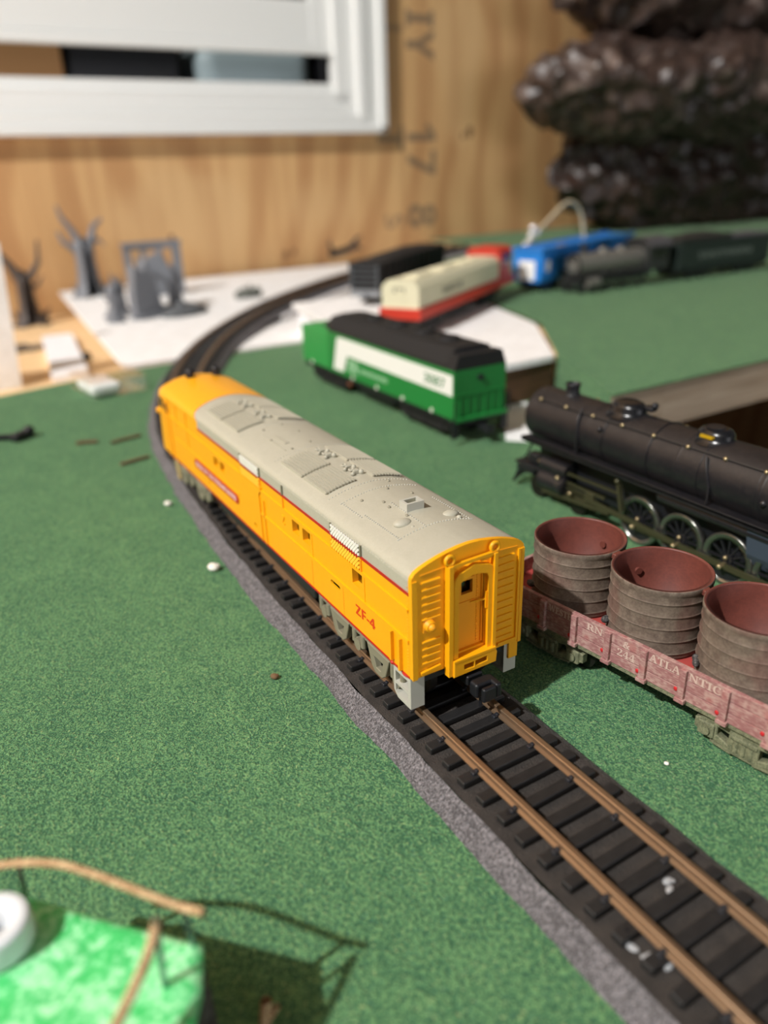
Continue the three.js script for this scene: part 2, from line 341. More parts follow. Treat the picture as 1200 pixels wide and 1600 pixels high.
{
  const d = thing('raised_deck', 'raised green deck with grey wooden plank edge', 'deck', [900, -900, -600]); baseY.set(d, -900);
  const sh = ([x, z]) => [x - 900, z + 600];
  const out = [[262, -240], [216, -146], [2100, -158], [2100, -1040], [700, -1040], [690, -900], [660, -815], [520, -745], [425, -700], [372, -650], [356, -560], [358, -432], [327, -330]];
  const top = topExt(out.map(sh), 26.8, 28);
  part('grass_mat', top, M.grass, d, 'flocked green mat on the raised deck');
  part('edge_plank', [topExt([[217, -147], [2100, -159], [2100, -178], [228, -166]].map(sh), 0.5, 26.8)], M.plank, d, 'grey weathered plank');
  part('edge_block', topExt([[262, -241], [217, -148], [232, -160], [278, -246]].map(sh), 0.5, 27.6), M.grass, d, 'green mat draped down the corner');
  part('deck_board', topExt([[268, -250], [240, -172], [2090, -180], [2090, -1038], [706, -1038], [696, -905], [664, -822], [524, -752], [430, -706], [378, -652], [362, -560], [364, -430], [332, -328]].map(sh), 8, 26.7), M.tan, d);
  for (const [x, z] of [[320, -230], [1900, -230], [760, -1000], [1900, -1000]]) part('leg', ab(x - 925, x - 875, -900, 8, z + 575, z + 625, 3), M.brownWood, d);
}
{
  const f = thing('foam_riser', 'white foam riser with a brown wooden front beside the green deck', 'foam riser', [230, 0, -330]);
  const sh = ([x, z]) => [x - 230, z + 330];
  part('front_board', topExt([[204, -238], [257, -239], [257, -246], [204, -245]].map(sh), 0.1, 24), M.brownWood, f, 'brown wooden front');
  const top = topExt([[203, -236], [257, -238], [322, -331], [353, -433], [350, -566], [214, -560], [192, -440], [203, -380]].map(sh), 24, 28);
  part('plaster_top', top, M.foam, f);
  part('foam_block', topExt([[206, -246], [256, -247], [320, -332], [350, -432], [344, -560], [218, -556], [196, -440], [206, -380]].map(sh), 0.1, 24), M.plaster, f);
}
single('foam_sheet', 'large white foam sheet lying behind the green mat below the wall', 'foam sheet', topExt([[37, -515], [252, -515], [252, -572], [345, -572], [365, -660], [420, -712], [515, -758], [650, -830], [685, -905], [690, -1036], [78, -1036]], -3, 1), M.foam);
single('paper_scrap', 'white paper scrap on the mat beside the black steam engine', 'paper', topExt([[172, -183], [186, -168], [232, -205], [232, -236], [214, -237]], 0, 0.5), M.foam);
single('foam_sheet', 'white sheet leaning upright at the far left edge', 'foam sheet', ext([[-130, 0.2], [2, 0.2], [9, 128], [-130, 128]], 4), M.foam, [-34, -32, -642], 0.0);
single('foam_strip', 'pale grey strip lying on the tan board', 'strip', ab(-17, 17, 0, 8, -115, 100, 1), M.plaster, [24, -32, -735], -0.12);

// ---------------------------------------------------------------- main track
const track = new THREE.CatmullRomCurve3([[0, 0, 260], [0, 0, 180], [0, 0, 90], [-0.4, 0, 0], [1.2, 0, -93], [8, 0, -200], [23, 0, -307], [52, 0, -400], [92, 1, -484], [146, 3, -566], [228, 7, -652], [318, 13, -712], [400, 19, -748], [500, 24, -790], [640, 26, -860]].map(p => V(...p)), false, 'centripetal');
track.arcLengthDivisions = 2000;
const LEN = track.getLength();
function frameAt(s) {
  const u = Math.min(1, Math.max(0, s / LEN)), p = track.getPointAt(u), t = track.getTangentAt(u); const f = V(t.x, 0, t.z).normalize();
  return { p, f, r: V(-f.z, 0, f.x) };
}
function sweep(profile, s0, s1, step, closed = true, wob = 0) {
  const n = Math.max(2, Math.round((s1 - s0) / step)), m = profile.length;
  const at = (i, j) => {
    const s = lerp(s0, s1, i / n), { p, r } = frameAt(s), q = profile[j % m];
    const w = wob && q[2] ? wob * perlin.noise(s * 0.06, j * 3.7, 1.3) + wob * 0.5 * perlin.noise(s * 0.2, j * 2.1, 4.3) : 0;
    return [p.x + r.x * (q[0] + w), q[3] ? Math.min(q[1], p.y - 0.3) : p.y + q[1], p.z + r.z * (q[0] + w)];
  };
  const list = [];
  for (let j = 0; j < (closed ? m : m - 1); j++) list.push(grid(n, 1, (u, v) => at(Math.round(u * n), j + Math.round(v))));
  return list.length > 1 ? mergeGeometries(list) : list[0];
}
{
  const b = thing('foam_roadbed', 'black foam roadbed strip with speckled grey shoulders under the track', 'roadbed');
  part('bed_top', [sweep([[-17.5, 5, 1], [17.5, 5, 1]], 0, LEN, 4, false, 0.5)], M.bed, b);
  part('shoulder', [sweep([[-22.4, 0.05, 1], [-21.6, 1.4, 1], [-17.5, 5, 1]], 0, LEN, 3, false, 1.1)], M.shoulder, b, 'grey speckled foam shoulder');
  part('shoulder', [sweep([[17.5, 5, 1], [21.6, 1.4, 1], [22.4, 0.05, 1]], 0, LEN, 8, false, 0.7)], M.shoulder, b);
  const inc = single('foam_incline', 'white foam incline lifting the far track', 'foam incline', sweep([[-26, 1.05, 0, 1], [26, 1.05, 0, 1], [26, -0.15], [-26, -0.15]], LEN * 0.66, LEN, 16), M.plaster);
  const t = thing('model_track', 'nickel brown railed model track curving away under the yellow diesel', 'track');
  const R = 8.25;
  const prof = c => [[-1.35, 7], [1.35, 7], [1.35, 7.35], [0.45, 7.75], [0.4, 8.7], [0.85, 8.95], [0.85, 9.4], [0.65, 9.55], [-0.65, 9.55], [-0.85, 9.4], [-0.85, 8.95], [-0.4, 8.7], [-0.45, 7.75], [-1.35, 7.35]].map(([x, y]) => [x + c, y]);
  part('rail', sweep(prof(-R - 0.85), 2, LEN - 5, 10), M.rail, t, 'brown metal rail');
  part('rail', sweep(prof(R + 0.85), 2, LEN - 5, 10), M.rail, t, 'brown metal rail');
  // ties one by one; two raised clips on alternate ones, flat black disc painted for a dark nail hole on every fifth
  const tieShape = [];
  for (let k = 0; k < 3; k++) tieShape.push(geom([rbox(30.4 + (k - 1) * 0.5, 2, 3.05 + (k - 1) * 0.1, 0.35, 0, 6.12, 0)], M.tie));
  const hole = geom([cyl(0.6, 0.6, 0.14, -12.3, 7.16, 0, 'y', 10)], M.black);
  const clipG = geom([rbox(1.5, 0.95, 1.5, 0.3, -11.1, 7.4, 0), rbox(0.9, 0.7, 1.1, 0.25, -10.35, 7.8, 0)], M.clip);
  const clipG2 = geom([rbox(1.5, 0.95, 1.5, 0.3, 7.0, 7.4, 0), rbox(0.9, 0.7, 1.1, 0.25, 7.75, 7.8, 0)], M.clip);
  const first = 260.0 - 87.75;                              // a clip tie lies at z = 87.7
  const pitch = 7.31; let k = 0;
  for (let s = first - Math.floor(first / pitch) * pitch; s < LEN - 8; s += pitch, k++) {
    const { p, f } = frameAt(s), i = Math.round((s - first) / pitch);
    const tie = new THREE.Mesh(tieShape[((i * 7) % 3 + 3) % 3], M.tie); tie.name = 'tie'; tie.castShadow = tie.receiveShadow = true;
    tie.position.set(p.x * MM, p.y * MM, p.z * MM); { const a = frameAt(s - 3).p, c = frameAt(s + 3).p; tie.rotation.set(Math.atan2(c.y - a.y, 6), Math.atan2(-f.x, -f.z) + rr(-0.012, 0.012), 0, 'YXZ'); } t.add(tie);
    if (((i % 2) + 2) % 2 === 0) for (const g of [clipG, clipG2]) { const c = new THREE.Mesh(g, M.clip); c.name = 'rail_clip'; c.castShadow = true; tie.add(c); }
    if (((i % 5) + 5) % 5 === 1) { const h = new THREE.Mesh(hole, M.black); h.name = 'nail_hole_disc'; tie.add(h); }
  }
}

// ---------------------------------------------------------------- yellow diesel (lat 0..36.5 across, a = distance ahead of its rear)
{
  const W = 36.5, C = W / 2;
  const d = thing('diesel_locomotive', 'yellow and grey model diesel on the main track', 'model train', [3.85, 9.5, 5.1], -0.0075); baseY.set(d, 9.5);
  const Lx = lat => lat - C;
  const prof = [[0, 51.5], [0.25, 52.6], [1.2, 53.7], [2.9, 54.6], [5.2, 55.4], [8.2, 56.3], [11.5, 57.0], [15, 57.5], [18.25, 57.7], [21.5, 57.5], [25, 57.0], [28.3, 56.3], [31.3, 55.4], [33.6, 54.6], [35.3, 53.7], [36.25, 52.6], [36.5, 51.5]];
  const roofY = lat => { for (let i = 1; i < prof.length; i++) if (lat <= prof[i][0]) { const t = (lat - prof[i - 1][0]) / (prof[i][0] - prof[i - 1][0]); return lerp(prof[i - 1][1], prof[i][1], t); } return 51.5; };
  const profAt = u => { const k = u * (prof.length - 1), i = Math.min(prof.length - 2, Math.floor(k)); return [lerp(prof[i][0], prof[i + 1][0], k - i), lerp(prof[i][1], prof[i + 1][1], k - i)]; };
  const slot = (a0, a1, y0, y1) => { const r = (y1 - y0) / 2, p = []; for (let k = 0; k <= 6; k++) { const t = -Math.PI / 2 + Math.PI * k / 6; p.push([a1 - r + r * Math.cos(t), (y0 + y1) / 2 + r * Math.sin(t)]); } for (let k = 0; k <= 6; k++) { const t = Math.PI / 2 + Math.PI * k / 6; p.push([a0 + r + r * Math.cos(t), (y0 + y1) / 2 + r * Math.sin(t)]); } return p; };
  const wins = [rect(25.3, 31.2, 37.2, 42), rect(59.1, 64.8, 37.2, 41.7), rect(67.3, 72.9, 37.2, 41.7), rect(137.5, 142.7, 36.9, 41), rect(145.4, 150.4, 36.9, 41)];
  const slots = [slot(39.6, 45.9, 30.2, 31.7), slot(106.5, 109.5, 25.4, 26.8), slot(158, 161, 25.4, 26.8)];
  // carbody sides with real openings
  for (const s of [0, 1]) {
    const x0 = s ? Lx(W - 2) : Lx(0);
    const body = part('carbody_side', [sideExt(rect(0.6, 205, 22.2, 47.4), 0.6, s ? x0 + 1.4 : x0, [...wins, ...slots]), sideExt(rect(0.6, 205, 22.2, 47.4), 1.4, s ? x0 : x0 + 0.6, [...wins, rect(37.6, 47.9, 27.5, 33.5), rect(104, 112, 23.5, 29), rect(155, 164, 23.5, 28)])], M.yellow, d);
    const fx = s ? Lx(W - 1.9) : Lx(0.12);
    part('fascia', [sideExt(rect(0.6, 168, 48.2, 51.6), 1.8, fx)], M.greyRoof, body, 'grey upper fascia');
    part('fascia', [sideExt(rect(168, 206, 47.4, 51.6), 1.8, fx)], M.yellow, body);
    const ox = s ? Lx(W) : Lx(-0.12);
    part('pinstripe', [sideExt(rect(0.5, 168, 47.35, 48.3), 0.15, ox), sideExt(rect(0.6, 214, 22.0, 22.6), 0.3, s ? Lx(W - 0.05) : Lx(-0.2))], M.red, body, 'red pinstripe');
    const px = s ? Lx(W) : Lx(-0.5), px2 = s ? Lx(W) : Lx(-0.3);
    part('batten', [sideExt(rect(0.6, 210, 42.7, 43.5), 0.5, px), sideExt(rect(0.6, 100, 33.2, 34.1), 0.5, px), sideExt(rect(122, 205, 33.4, 34), 0.35, px2)], M.yellow, body);
    for (const a of [25.2, 43.4, 79, 98.9, 117.6]) part('drain_pipe', sideExt(rect(a - 0.3, a + 0.3, 48.3, 51.7), 0.5, s ? Lx(W) : Lx(-0.45)), M.greyTruck, body);
    for (const a of [25.2, 43.4, 79, 98.9, 117.6]) part('drain_pipe', sideExt(rect(a - 0.3, a + 0.3, 42.9, 47.3), 0.5, s ? Lx(W) : Lx(-0.45)), M.yellowOrange, body);
    // diagonal louvre bars, clipped to their panels
    for (const [a0, a1] of [[26, 42.8], [99.6, 117]]) {
      const y0 = 44, y1 = 51.3, up = [], low = [], mid = [];
      for (let c = a0 - 8; c < a1; c += 1.36) {
        const seg = (ya, yb) => { let ta = ya, tb = yb; const at = y => c + (y1 - y) * 1.0; if (at(tb) < a0) tb = y1 - (a0 - c); if (at(ta) > a1) ta = y1 - (a1 - c); return tb - ta > 0.15 ? [at(ta), ta, at(tb), tb] : null; };
        for (const [ya, yb, out] of [[48.4, y1, up], [47.4, 48.4, mid], [y0, 47.4, low]]) {
          const q = seg(ya, yb); if (!q) continue;
          const xx = s ? Lx(W + 0.35) : Lx(-0.35);
          out.push(bar([xx, q[1], -q[0]], [xx, q[3], -q[2]], 0.5, 0.8));
        }
      }
      part('louvre', up, std(0xe6e4da, 0.45), body, 'pale diagonal louvre bars'); part('louvre', mid, M.red, body); part('louvre', low, std(0xffc93a, 0.4), body, 'yellow diagonal louvre bars');
    }
    // door strips, grab irons, panel seams with rivets
    part('door_edge', [sideExt(rect(96.6, 97.5, 22.8, 40), 0.7, px), sideExt(rect(100.6, 101.6, 22.8, 41), 0.8, px), sideExt([[100.6, 41], [101.6, 41], [98.6, 44.5], [97.8, 44.5]], 0.8, px)], M.yellow, body);
    part('grab_iron', [sideExt(rect(8.4, 9.3, 23.8, 33), 1.1, s ? Lx(W) : Lx(-1.1)), sideExt(rect(4, 4.9, 22.8, 32.8), 1.1, s ? Lx(W) : Lx(-1.1))], M.yellow, body);
    const rv = [];
    for (const a of [37.3, 58.6, 124]) for (let y = 23.4; y < 33; y += 0.95) rv.push(ball(0.16, s ? Lx(W) : Lx(0), y, -a, 1, 1, 1, 6));
    for (let y = 24; y < 50; y += 0.95) rv.push(ball(0.16, s ? Lx(W) : Lx(0), y, -1.3, 1, 1, 1, 6));
    for (let a = 3; a < 90; a += 1.5) rv.push(ball(0.14, s ? Lx(W) : Lx(0), 42.4, -a, 1, 1, 1, 6));
    part('rivet_row', rv, M.yellowOrange, body).userData.kind = 'stuff';
    part('seam', [37.3, 58.6].map(a => sideExt(rect(a + 0.3, a + 0.5, 22.8, 33.2), 0.12, s ? Lx(W) : Lx(-0.1))), M.yellowOrange, body);
    part('seam', [23.8, 57.6].map(a => sideExt(rect(a, a + 0.25, 34, 42.6), 0.18, s ? Lx(W) : Lx(-0.15))), M.yellow, body);
    // red name board with white lettering
    const sg = part('name_board', sideExt(slot(124, 177.6, 28.4, 32.2), 0.35, s ? Lx(W) : Lx(-0.35)), M.red, body, 'long red name board');
    const tg = text('ROAD OF THE STREAMLINERS', 1.9); tg.computeBoundingBox(); const tw = tg.boundingBox.max.x;
    tg.scale(49 / tw, 1, 1).rotateY(s ? Math.PI / 2 : -Math.PI / 2).translate(s ? Lx(W + 0.4) : Lx(-0.4), 29.4, s ? -126.5 : -175.3);
    part('lettering', tg, M.whitePrint, sg, 'white lettering');
    const n = text('ZF-4', 3.3); n.computeBoundingBox();
    n.scale(11.4 / n.boundingBox.max.x, 1, 1).rotateY(s ? Math.PI / 2 : -Math.PI / 2).translate(s ? Lx(W + 0.03) : Lx(-0.03), 27.5, s ? -18.6 : -30);
    part('lettering', n, M.redText, body, 'red ZF-4 lettering');
    const two = text('Z', 3.2, 0.3); two.rotateY(s ? Math.PI / 2 : -Math.PI / 2).translate(s ? Lx(W) : Lx(-0.0), 37.2, s ? -78.6 : -81.2);
    part('lettering', two, M.yellow, body, 'raised yellow character');
    // cab door and window
    part('cab_door', [sideExt(rect(210.6, 211.4, 21.5, 51), 0.6, s ? Lx(W - 0.1) : Lx(-0.5)), sideExt(rect(217.4, 218.2, 21.5, 50), 0.6, s ? Lx(W - 0.3) : Lx(-0.3)), sideExt(rect(212, 217, 40.5, 41.2), 0.4, s ? Lx(W - 0.1) : Lx(-0.3))], M.yellowOrange, body);
    part('cab_window', [sideExt(rect(219, 224, 44.5, 49.5), 0.5, s ? Lx(W - 0.3) : Lx(-0.2)), sideExt(slot(212.5, 216.5, 43.5, 48.5), 0.4, s ? Lx(W - 0.2) : Lx(-0.2))], M.glass, body);
    part('cab_panel', [sideExt(rect(193, 199, 40, 40.6), 0.4, px2), sideExt(rect(198.6, 199.2, 40, 51), 0.4, px2), sideExt(rect(184, 184.6, 35, 51), 0.3, px2)], M.yellow, body);
    part('window_glass', wins.map(w => sideExt(w, 0.2, s ? Lx(W - 1.9) : Lx(1.7))), M.pane, body);
  }
  part('chassis_weight', ab(Lx(9.5), Lx(W - 9.5), 22.6, 46, -200, -12, 1), M.weight, d, 'grey metal chassis weight');
  // roof in grey with a rounded yellow front
  const edge = u => 168 + 8.5 * Math.pow(Math.max(0, Math.sin(Math.PI * u)), 0.7);
  const roof = part('roof', [grid(60, 48, (u, v) => { const [l, y] = profAt(v); return [Lx(l), y, -lerp(0.4, edge(v), u)]; }), grid(1, 48, (u, v) => { const [l, y] = profAt(v); return [Lx(l), lerp(y, 51.4, u), -0.4]; })], M.greyRoof, d, 'grey roof');
  part('cab_roof', grid(24, 48, (u, v) => { const [l, y] = profAt(v); return [Lx(l), y, -lerp(edge(v) + 0.5, 206, u)]; }), M.yellow, d);
  part('roof_stripe', grid(1, 48, (u, v) => { const [l, y] = profAt(v); return [Lx(l), y + 0.04, -(edge(v) + 0.55 * u)]; }), M.red, d);
  // nose
  {
    const N = 64;
    const resample = pts => { const L = [0]; for (let i = 1; i < pts.length; i++) L.push(L[i - 1] + Math.hypot(pts[i][0] - pts[i - 1][0], pts[i][1] - pts[i - 1][1])); const out = []; for (let k = 0; k <= N; k++) { const s = L[L.length - 1] * k / N; let i = 1; while (i < L.length - 1 && L[i] < s) i++; const t = (s - L[i - 1]) / (L[i] - L[i - 1] || 1); out.push([lerp(pts[i - 1][0], pts[i][0], t), lerp(pts[i - 1][1], pts[i][1], t)]); } return out; };
    const base = resample([[0, 22.2], ...prof, [W, 22.2]]);
    const st = [[205, 18.25, 22.2, 57.7, 0], [222, 18.25, 22.2, 57.6, 0], [227, 18.1, 22, 57, 0.12], [230, 17.8, 21.6, 55.6, 0.25], [232.5, 17.3, 21.2, 51.5, 0.4], [235, 16.8, 20.8, 47, 0.55], [238, 16, 20, 44.4, 0.7], [242, 14.4, 19, 42.4, 0.9], [245.5, 11.8, 18.2, 40, 1], [248.3, 8.4, 17.8, 36.5, 1], [250.2, 4.6, 18, 31.5, 1], [250.9, 0.8, 19.5, 25, 1]];
    const sec = ([a, w, b, t, k]) => {
      const se = []; for (let i = 0; i <= 80; i++) { const th = Math.PI * (1 - i / 80), n = 2.6; se.push([w * Math.sign(Math.cos(th)) * Math.pow(Math.abs(Math.cos(th)), 2 / n), b + (t - b) * Math.pow(Math.abs(Math.sin(th)), 2 / n)]); }
      const sp = resample(se);
      return base.map((q, i) => [lerp((q[0] - C) * w / C, sp[i][0], k), lerp(b + (q[1] - 22.2) / 35.5 * (t - b), sp[i][1], k), -a]);
    };
    const rows = st.map(sec);
    part('nose', grid((st.length - 1) * 4, N, (u, v) => {
      const k = u * (st.length - 1), i = Math.min(st.length - 2, Math.floor(k)), t = k - i, j = Math.round(v * N), p = rows[Math.max(0, i - 1)][j], q = rows[i][j], r = rows[i + 1][j], s = rows[Math.min(st.length - 1, i + 2)][j];
      return [0, 1, 2].map(c => i === 0 ? lerp(q[c], r[c], t) : 0.5 * (2 * q[c] + (r[c] - p[c]) * t + (2 * p[c] - 5 * q[c] + 4 * r[c] - s[c]) * t * t + (3 * q[c] - p[c] - 3 * r[c] + s[c]) * t * t * t));
    }), M.yellow, d, 'rounded yellow nose');
    part('nose_lamp', [cyl(2.6, 3, 6, 0, 39, -248, 'z', 24), ball(1.6, -17.4, 40.5, -232.5, 0.8, 1, 1.2), ball(1.6, 17.4, 40.5, -232.5, 0.8, 1, 1.2)], M.yellow, d);
    part('windshield', [sideExt([[231.2, 53.6], [231.8, 53.8], [235.3, 47.6], [234.7, 47.4]], 11, -12.3), sideExt([[231.2, 53.6], [231.8, 53.8], [235.3, 47.6], [234.7, 47.4]], 11, 1.3)], M.glass, d);
  }
  part('horn', [cyl(1.6, 2.1, 2.6, Lx(14.8), 58.8, -219.5, 'y', 14), ball(2.3, Lx(14.8), 59.6, -219.5)], M.black, d);
  part('horn', [cyl(1.5, 1.9, 3, Lx(28), 58, -220.5, 'y', 14), ball(2, Lx(28), 59.2, -220.5)], M.black, d);
  // roof fittings
  const gr = (a0, a1, l0, l1, name) => {
    const bars = [], holes = [], n = 10;
    for (let k = 0; k < n; k++) {
      const l = lerp(l0, l1, (k + 0.5) / n), y = roofY(l);
      bars.push(bar([Lx(l), y + 0.5, -a0 - 0.6], [Lx(l), y + 0.4, -a1], 0.46, 1.1));
      holes.push(bar([Lx(l), y + 0.75, -a0 + 0.1], [Lx(l), y + 0.5, -a0 - 2.4], 0.5, 0.5));
    }
    const p = part('roof_grille', bars, M.greyRoof, d);
    part('grille_hood', holes, M.greyRoof, p);
  };
  for (const [a0, a1] of [[55, 71.2], [72.4, 89], [130, 147.6], [148.8, 166]]) { gr(a0, a1, 4.3, 15.3); gr(a0, a1, 21.2, 32.2); }
  for (const a of [61, 66, 80, 85, 136, 142, 155, 161]) {
    part('exhaust_stack', [rbox(2.6, 1.6, 2.2, 0.5, Lx(18.3), 58.3, -a), ring(0.8, 0.35, Lx(17.2), 58.9, -a - 0.6, 'y', 12), ball(0.9, Lx(19.8), 58.2, -a + 1.2), ball(0.7, Lx(16.6), 58.2, -a + 1.4)], M.greyRoof, d);
  }
  { // square hatch collar
    const hb = ext(rect(-2.9, 2.9, -2, 2), 2.6, [rect(-2.1, 2.1, -1.2, 1.2)]).rotateX(-Math.PI / 2);
    const h = part('roof_hatch', hb.translate(Lx(18.4), 57.4, -27.5), M.greyStep, d, 'pale open hatch collar');
    part('hatch_floor', ab(Lx(16.2), Lx(20.6), 57.7, 57.9, -28.8, -26.2), std(0x9a9350, 0.8), h);
  }
  part('roof_blister', [ball(2.9, Lx(11.4), 56.9, -21.4, 1, 0.45, 0.75), ball(0.7, Lx(12.4), 56.7, -17.6)], M.greyRoof, d);
  part('roof_blister', [ball(2.7, Lx(26), 56.7, -19.2, 1, 0.45, 0.7), ball(0.8, Lx(27), 56.5, -16.4)], M.greyRoof, d);
  {
    const lift = []; for (const [a, l] of [[32, 13.5], [33, 22], [36, 14], [42, 10], [44, 20], [50, 24], [24, 14.5], [29, 22.5], [31, 24], [96, 12], [98, 20], [110, 10], [112, 22], [122, 12], [123, 20], [38, 25]]) lift.push(ball(0.5, Lx(l), roofY(l) + 0.15, -a, 1, 0.8, 1.3, 8));
    part('lift_eye', lift, std(0x8f8a78, 0.5), d);
    const rv = []; const row = (a0, l0, a1, l1, step) => { const n = Math.round(Math.hypot(a1 - a0, l1 - l0) / step); for (let k = 0; k <= n; k++) { const l = lerp(l0, l1, k / n); rv.push(ball(0.25, Lx(l), roofY(l) + 0.06, -lerp(a0, a1, k / n), 1, 1, 1, 6)); } };
    row(15, 6, 15, 30.5, 1); row(46, 5, 46, 31.5, 1); row(15, 6.5, 34, 6.5, 1); row(15, 30, 34, 30, 1); row(34, 5.4, 46, 5.4, 1.2); row(16, 15, 34, 15.5, 1.1); row(52, 4, 52, 32, 1.1); row(93, 4, 93, 32, 1.1); row(126, 4, 126, 32, 1.1);
    for (let a = 1; a < 167; a += 1.4) { rv.push(ball(0.14, Lx(0.05), 51.9, -a, 1, 1, 1, 6)); }
    part('rivet_row', rv, M.greyStep, d).userData.kind = 'stuff';
    part('roof_seam', [bar([Lx(10), roofY(10) + 0.05, -97], [Lx(10), roofY(10) + 0.05, -118], 0.5, 0.25), bar([Lx(13), roofY(13) + 0.1, -102], [Lx(13), roofY(13) + 0.1, -112], 2, 0.3)], M.greyRoof, d);
  }
  // rear end
  const E = part('end_sheet', ext([[0, 22.2], [W, 22.2], ...prof.slice().reverse().map(([l, y]) => [l, y + 0.25])].map(([l, y]) => [Lx(l), y]), 1.4, [rect(Lx(13.6), Lx(23.4), 25.8, 48.6)]).translate(0, 0, -0.7), M.yellow, d);
  {
    const z = 0.7, lv = (l0, l1, y) => part('end_louvre', [ext([[0, 0], [0.5, 0.35], [0.45, 0.6], [0, 0.75]], l1 - l0).rotateY(-Math.PI / 2).translate(Lx(l1), y - 0.9, z)].map(g => g), M.yellow, E);
    for (let k = 0; k < 6; k++) lv(3, 8.7, 51.2 - k * 2.18);
    for (let k = 0; k < 4; k++) lv(3, 8.7, 33.4 - k * 2.2);
    for (let k = 0; k < 12; k++) lv(27, 33, 51.2 - k * 2.28);
    for (const q of [ab(Lx(0), Lx(1.6), 22, 51.8, z, z + 0.35), ab(Lx(34.2), Lx(34.9), 23, 52, z, z + 0.7), ab(Lx(35.4), Lx(36.5), 21.8, 51.8, z, z + 0.3), ab(Lx(28), Lx(34.8), 23.2, 24, z, z + 0.6)]) part('corner_strip', q, M.yellow, E);
    part('end_seam', [bar([Lx(2.6), 53, z + 0.05], [Lx(10), 53.4, z + 0.05], 0.3, 0.2), bar([Lx(26.5), 53.2, z + 0.05], [Lx(34), 52.8, z + 0.05], 0.3, 0.2)], M.yellowOrange, E);
    const post = (l, w) => part('diaphragm_post', [ab(Lx(l - w / 2), Lx(l + w / 2), 20.2, 54, z, z + 2.2, 0.2), ring(1.25, 0.55, Lx(l), 55.4, z + 1.2, 'z', 20), cyl(0.5, 0.5, 1, Lx(l), 54, z + 1.2)], M.yellow, E);
    post(11, 1.5); post(25.4, 1.3);
    part('tie_bar', [bar([Lx(11.5), 53.6, z + 1.4], [Lx(25.2), 53.9, z + 1.4], 0.9, 0.9), bar([Lx(21), 52.6, z + 1], [Lx(25.2), 52.9, z + 1], 0.6, 0.5)], M.yellow, E);
    // arched door surround
    const arch = []; for (const [l, y] of [[12, 24], [12, 47.5], [12.4, 49.4], [13.8, 50.9], [16, 51.7], [18.6, 52.6], [21.2, 51.9], [23.6, 51.2], [24.7, 50.4], [25, 47], [25, 24]]) arch.push([Lx(l), y]);
    const inner = []; for (const [l, y] of [[13.4, 24.8], [13.4, 46.8], [14, 48.4], [16, 49.2], [18.5, 49.8], [21, 49.4], [23, 48.8], [23.5, 47.4], [23.6, 24.8]]) inner.push([Lx(l), y]);
    part('door_surround', ext(arch, 1.5, [inner], 0.25).translate(0, 0, z), M.yellow, E);
    const door = part('end_door', ext([[Lx(13.6), 25.8], [Lx(23.4), 25.8], [Lx(23.4), 48.8], [Lx(13.6), 48.8]], 0.8, [rect(Lx(16.1), Lx(19.8), 42.8, 46.8)]).translate(0, 0, -1.1), M.yellowOrange, E);
    part('door_pane', ab(Lx(15.9), Lx(20), 42.6, 47, -2, -1.8), M.pane, door);
    part('door_frame', [ext(rect(Lx(15.3), Lx(20.5), 42.1, 47.5), 0.35, [rect(Lx(16.1), Lx(19.8), 42.8, 46.8)]).translate(0, 0, -0.35), ab(Lx(14), Lx(14.5), 26.2, 48, -0.4, 0.1), ab(Lx(14), Lx(20.6), 40, 40.4, -0.35, 0), ab(Lx(22.7), Lx(23.2), 26.2, 48.4, -0.4, 0.2)], M.yellowOrange, door);
    const hinge = []; for (let y = 27; y < 48; y += 0.7) hinge.push(ball(0.24, Lx(21.5), y, -0.25, 1.4, 1, 1, 6));
    part('hinge', hinge, M.yellow, door);
    part('handrail', [bar([Lx(23.2), 37.5, z + 0.9], [Lx(23.2), 42.6, z + 0.9], 0.5), bar([Lx(19), 39.9, 0.2], [Lx(23.2), 40.2, z + 0.7], 0.4)], M.yellow, door);
    part('glue_mark', [ball(0.5, Lx(26.3), 44, z + 0.4, 0.8, 4, 0.8), ball(0.5, Lx(26.3), 37, z + 0.4, 0.8, 3.4, 0.8)], std(0xe8c9a0, 0.3), E, 'pale dried glue');
    part('buffer_plate', ext([[11.6, 20], [25.9, 20.2], [26.2, 23.4], [25.6, 24.6], [11.6, 24.6]].map(([l, y]) => [Lx(l), y]), 2.6, [[[15, 21.6], [18.2, 21.4], [18.2, 23], [15, 23]].map(([l, y]) => [Lx(l), y]), [[18.8, 21.6], [22.6, 21.8], [22.6, 23.2], [18.8, 23]].map(([l, y]) => [Lx(l), y])], 0.2).translate(0, 0, z), M.yellow, E);
    part('sill_bar', [ab(Lx(11.6), Lx(25.6), 24.6, 25.2, z, z + 2.9), bar([Lx(2.4), 23.6, z + 0.5], [Lx(8.6), 24.3, z + 0.5], 0.8, 0.8)], M.yellow, E);
    const mk = part('marker_light', [ab(Lx(3.4), Lx(6.8), 35.8, 39.7, z, z + 0.4, 0.1), cyl(1.5, 1.9, 1.2, Lx(5.2), 37.8, z + 0.9, 'z', 18), ball(1.15, Lx(5.2), 37.8, z + 1.6)], M.yellowOrange, E, 'round marker lamp');
    part('lamp_rim', [ring(1.3, 0.3, Lx(5.2), 37.8, z + 1.4, 'z', 20)], M.yellow, mk);
  }
  // steps, coupler, trucks, tank
  const stepShape = side => {
    const x0 = side ? Lx(W - 4.6) : Lx(0.2), h = [rect(2, 8.4, 16.8, 20.2), [[2, 12.8], [7.6, 12.8], [8.4, 13.6], [8.4, 15.9], [2, 15.9]]];
    return [sideExt([[0.6, 11.6], [7.4, 11.6], [9.4, 13.4], [9.4, 21.8], [0.6, 21.8]], 4.4, x0, h), sideExt(rect(0.8, 9, 13, 21.5), 0.3, side ? x0 : x0 + 4.2)];
  };
  part('step', stepShape(0), M.greyStep, d, 'pale grey step box');
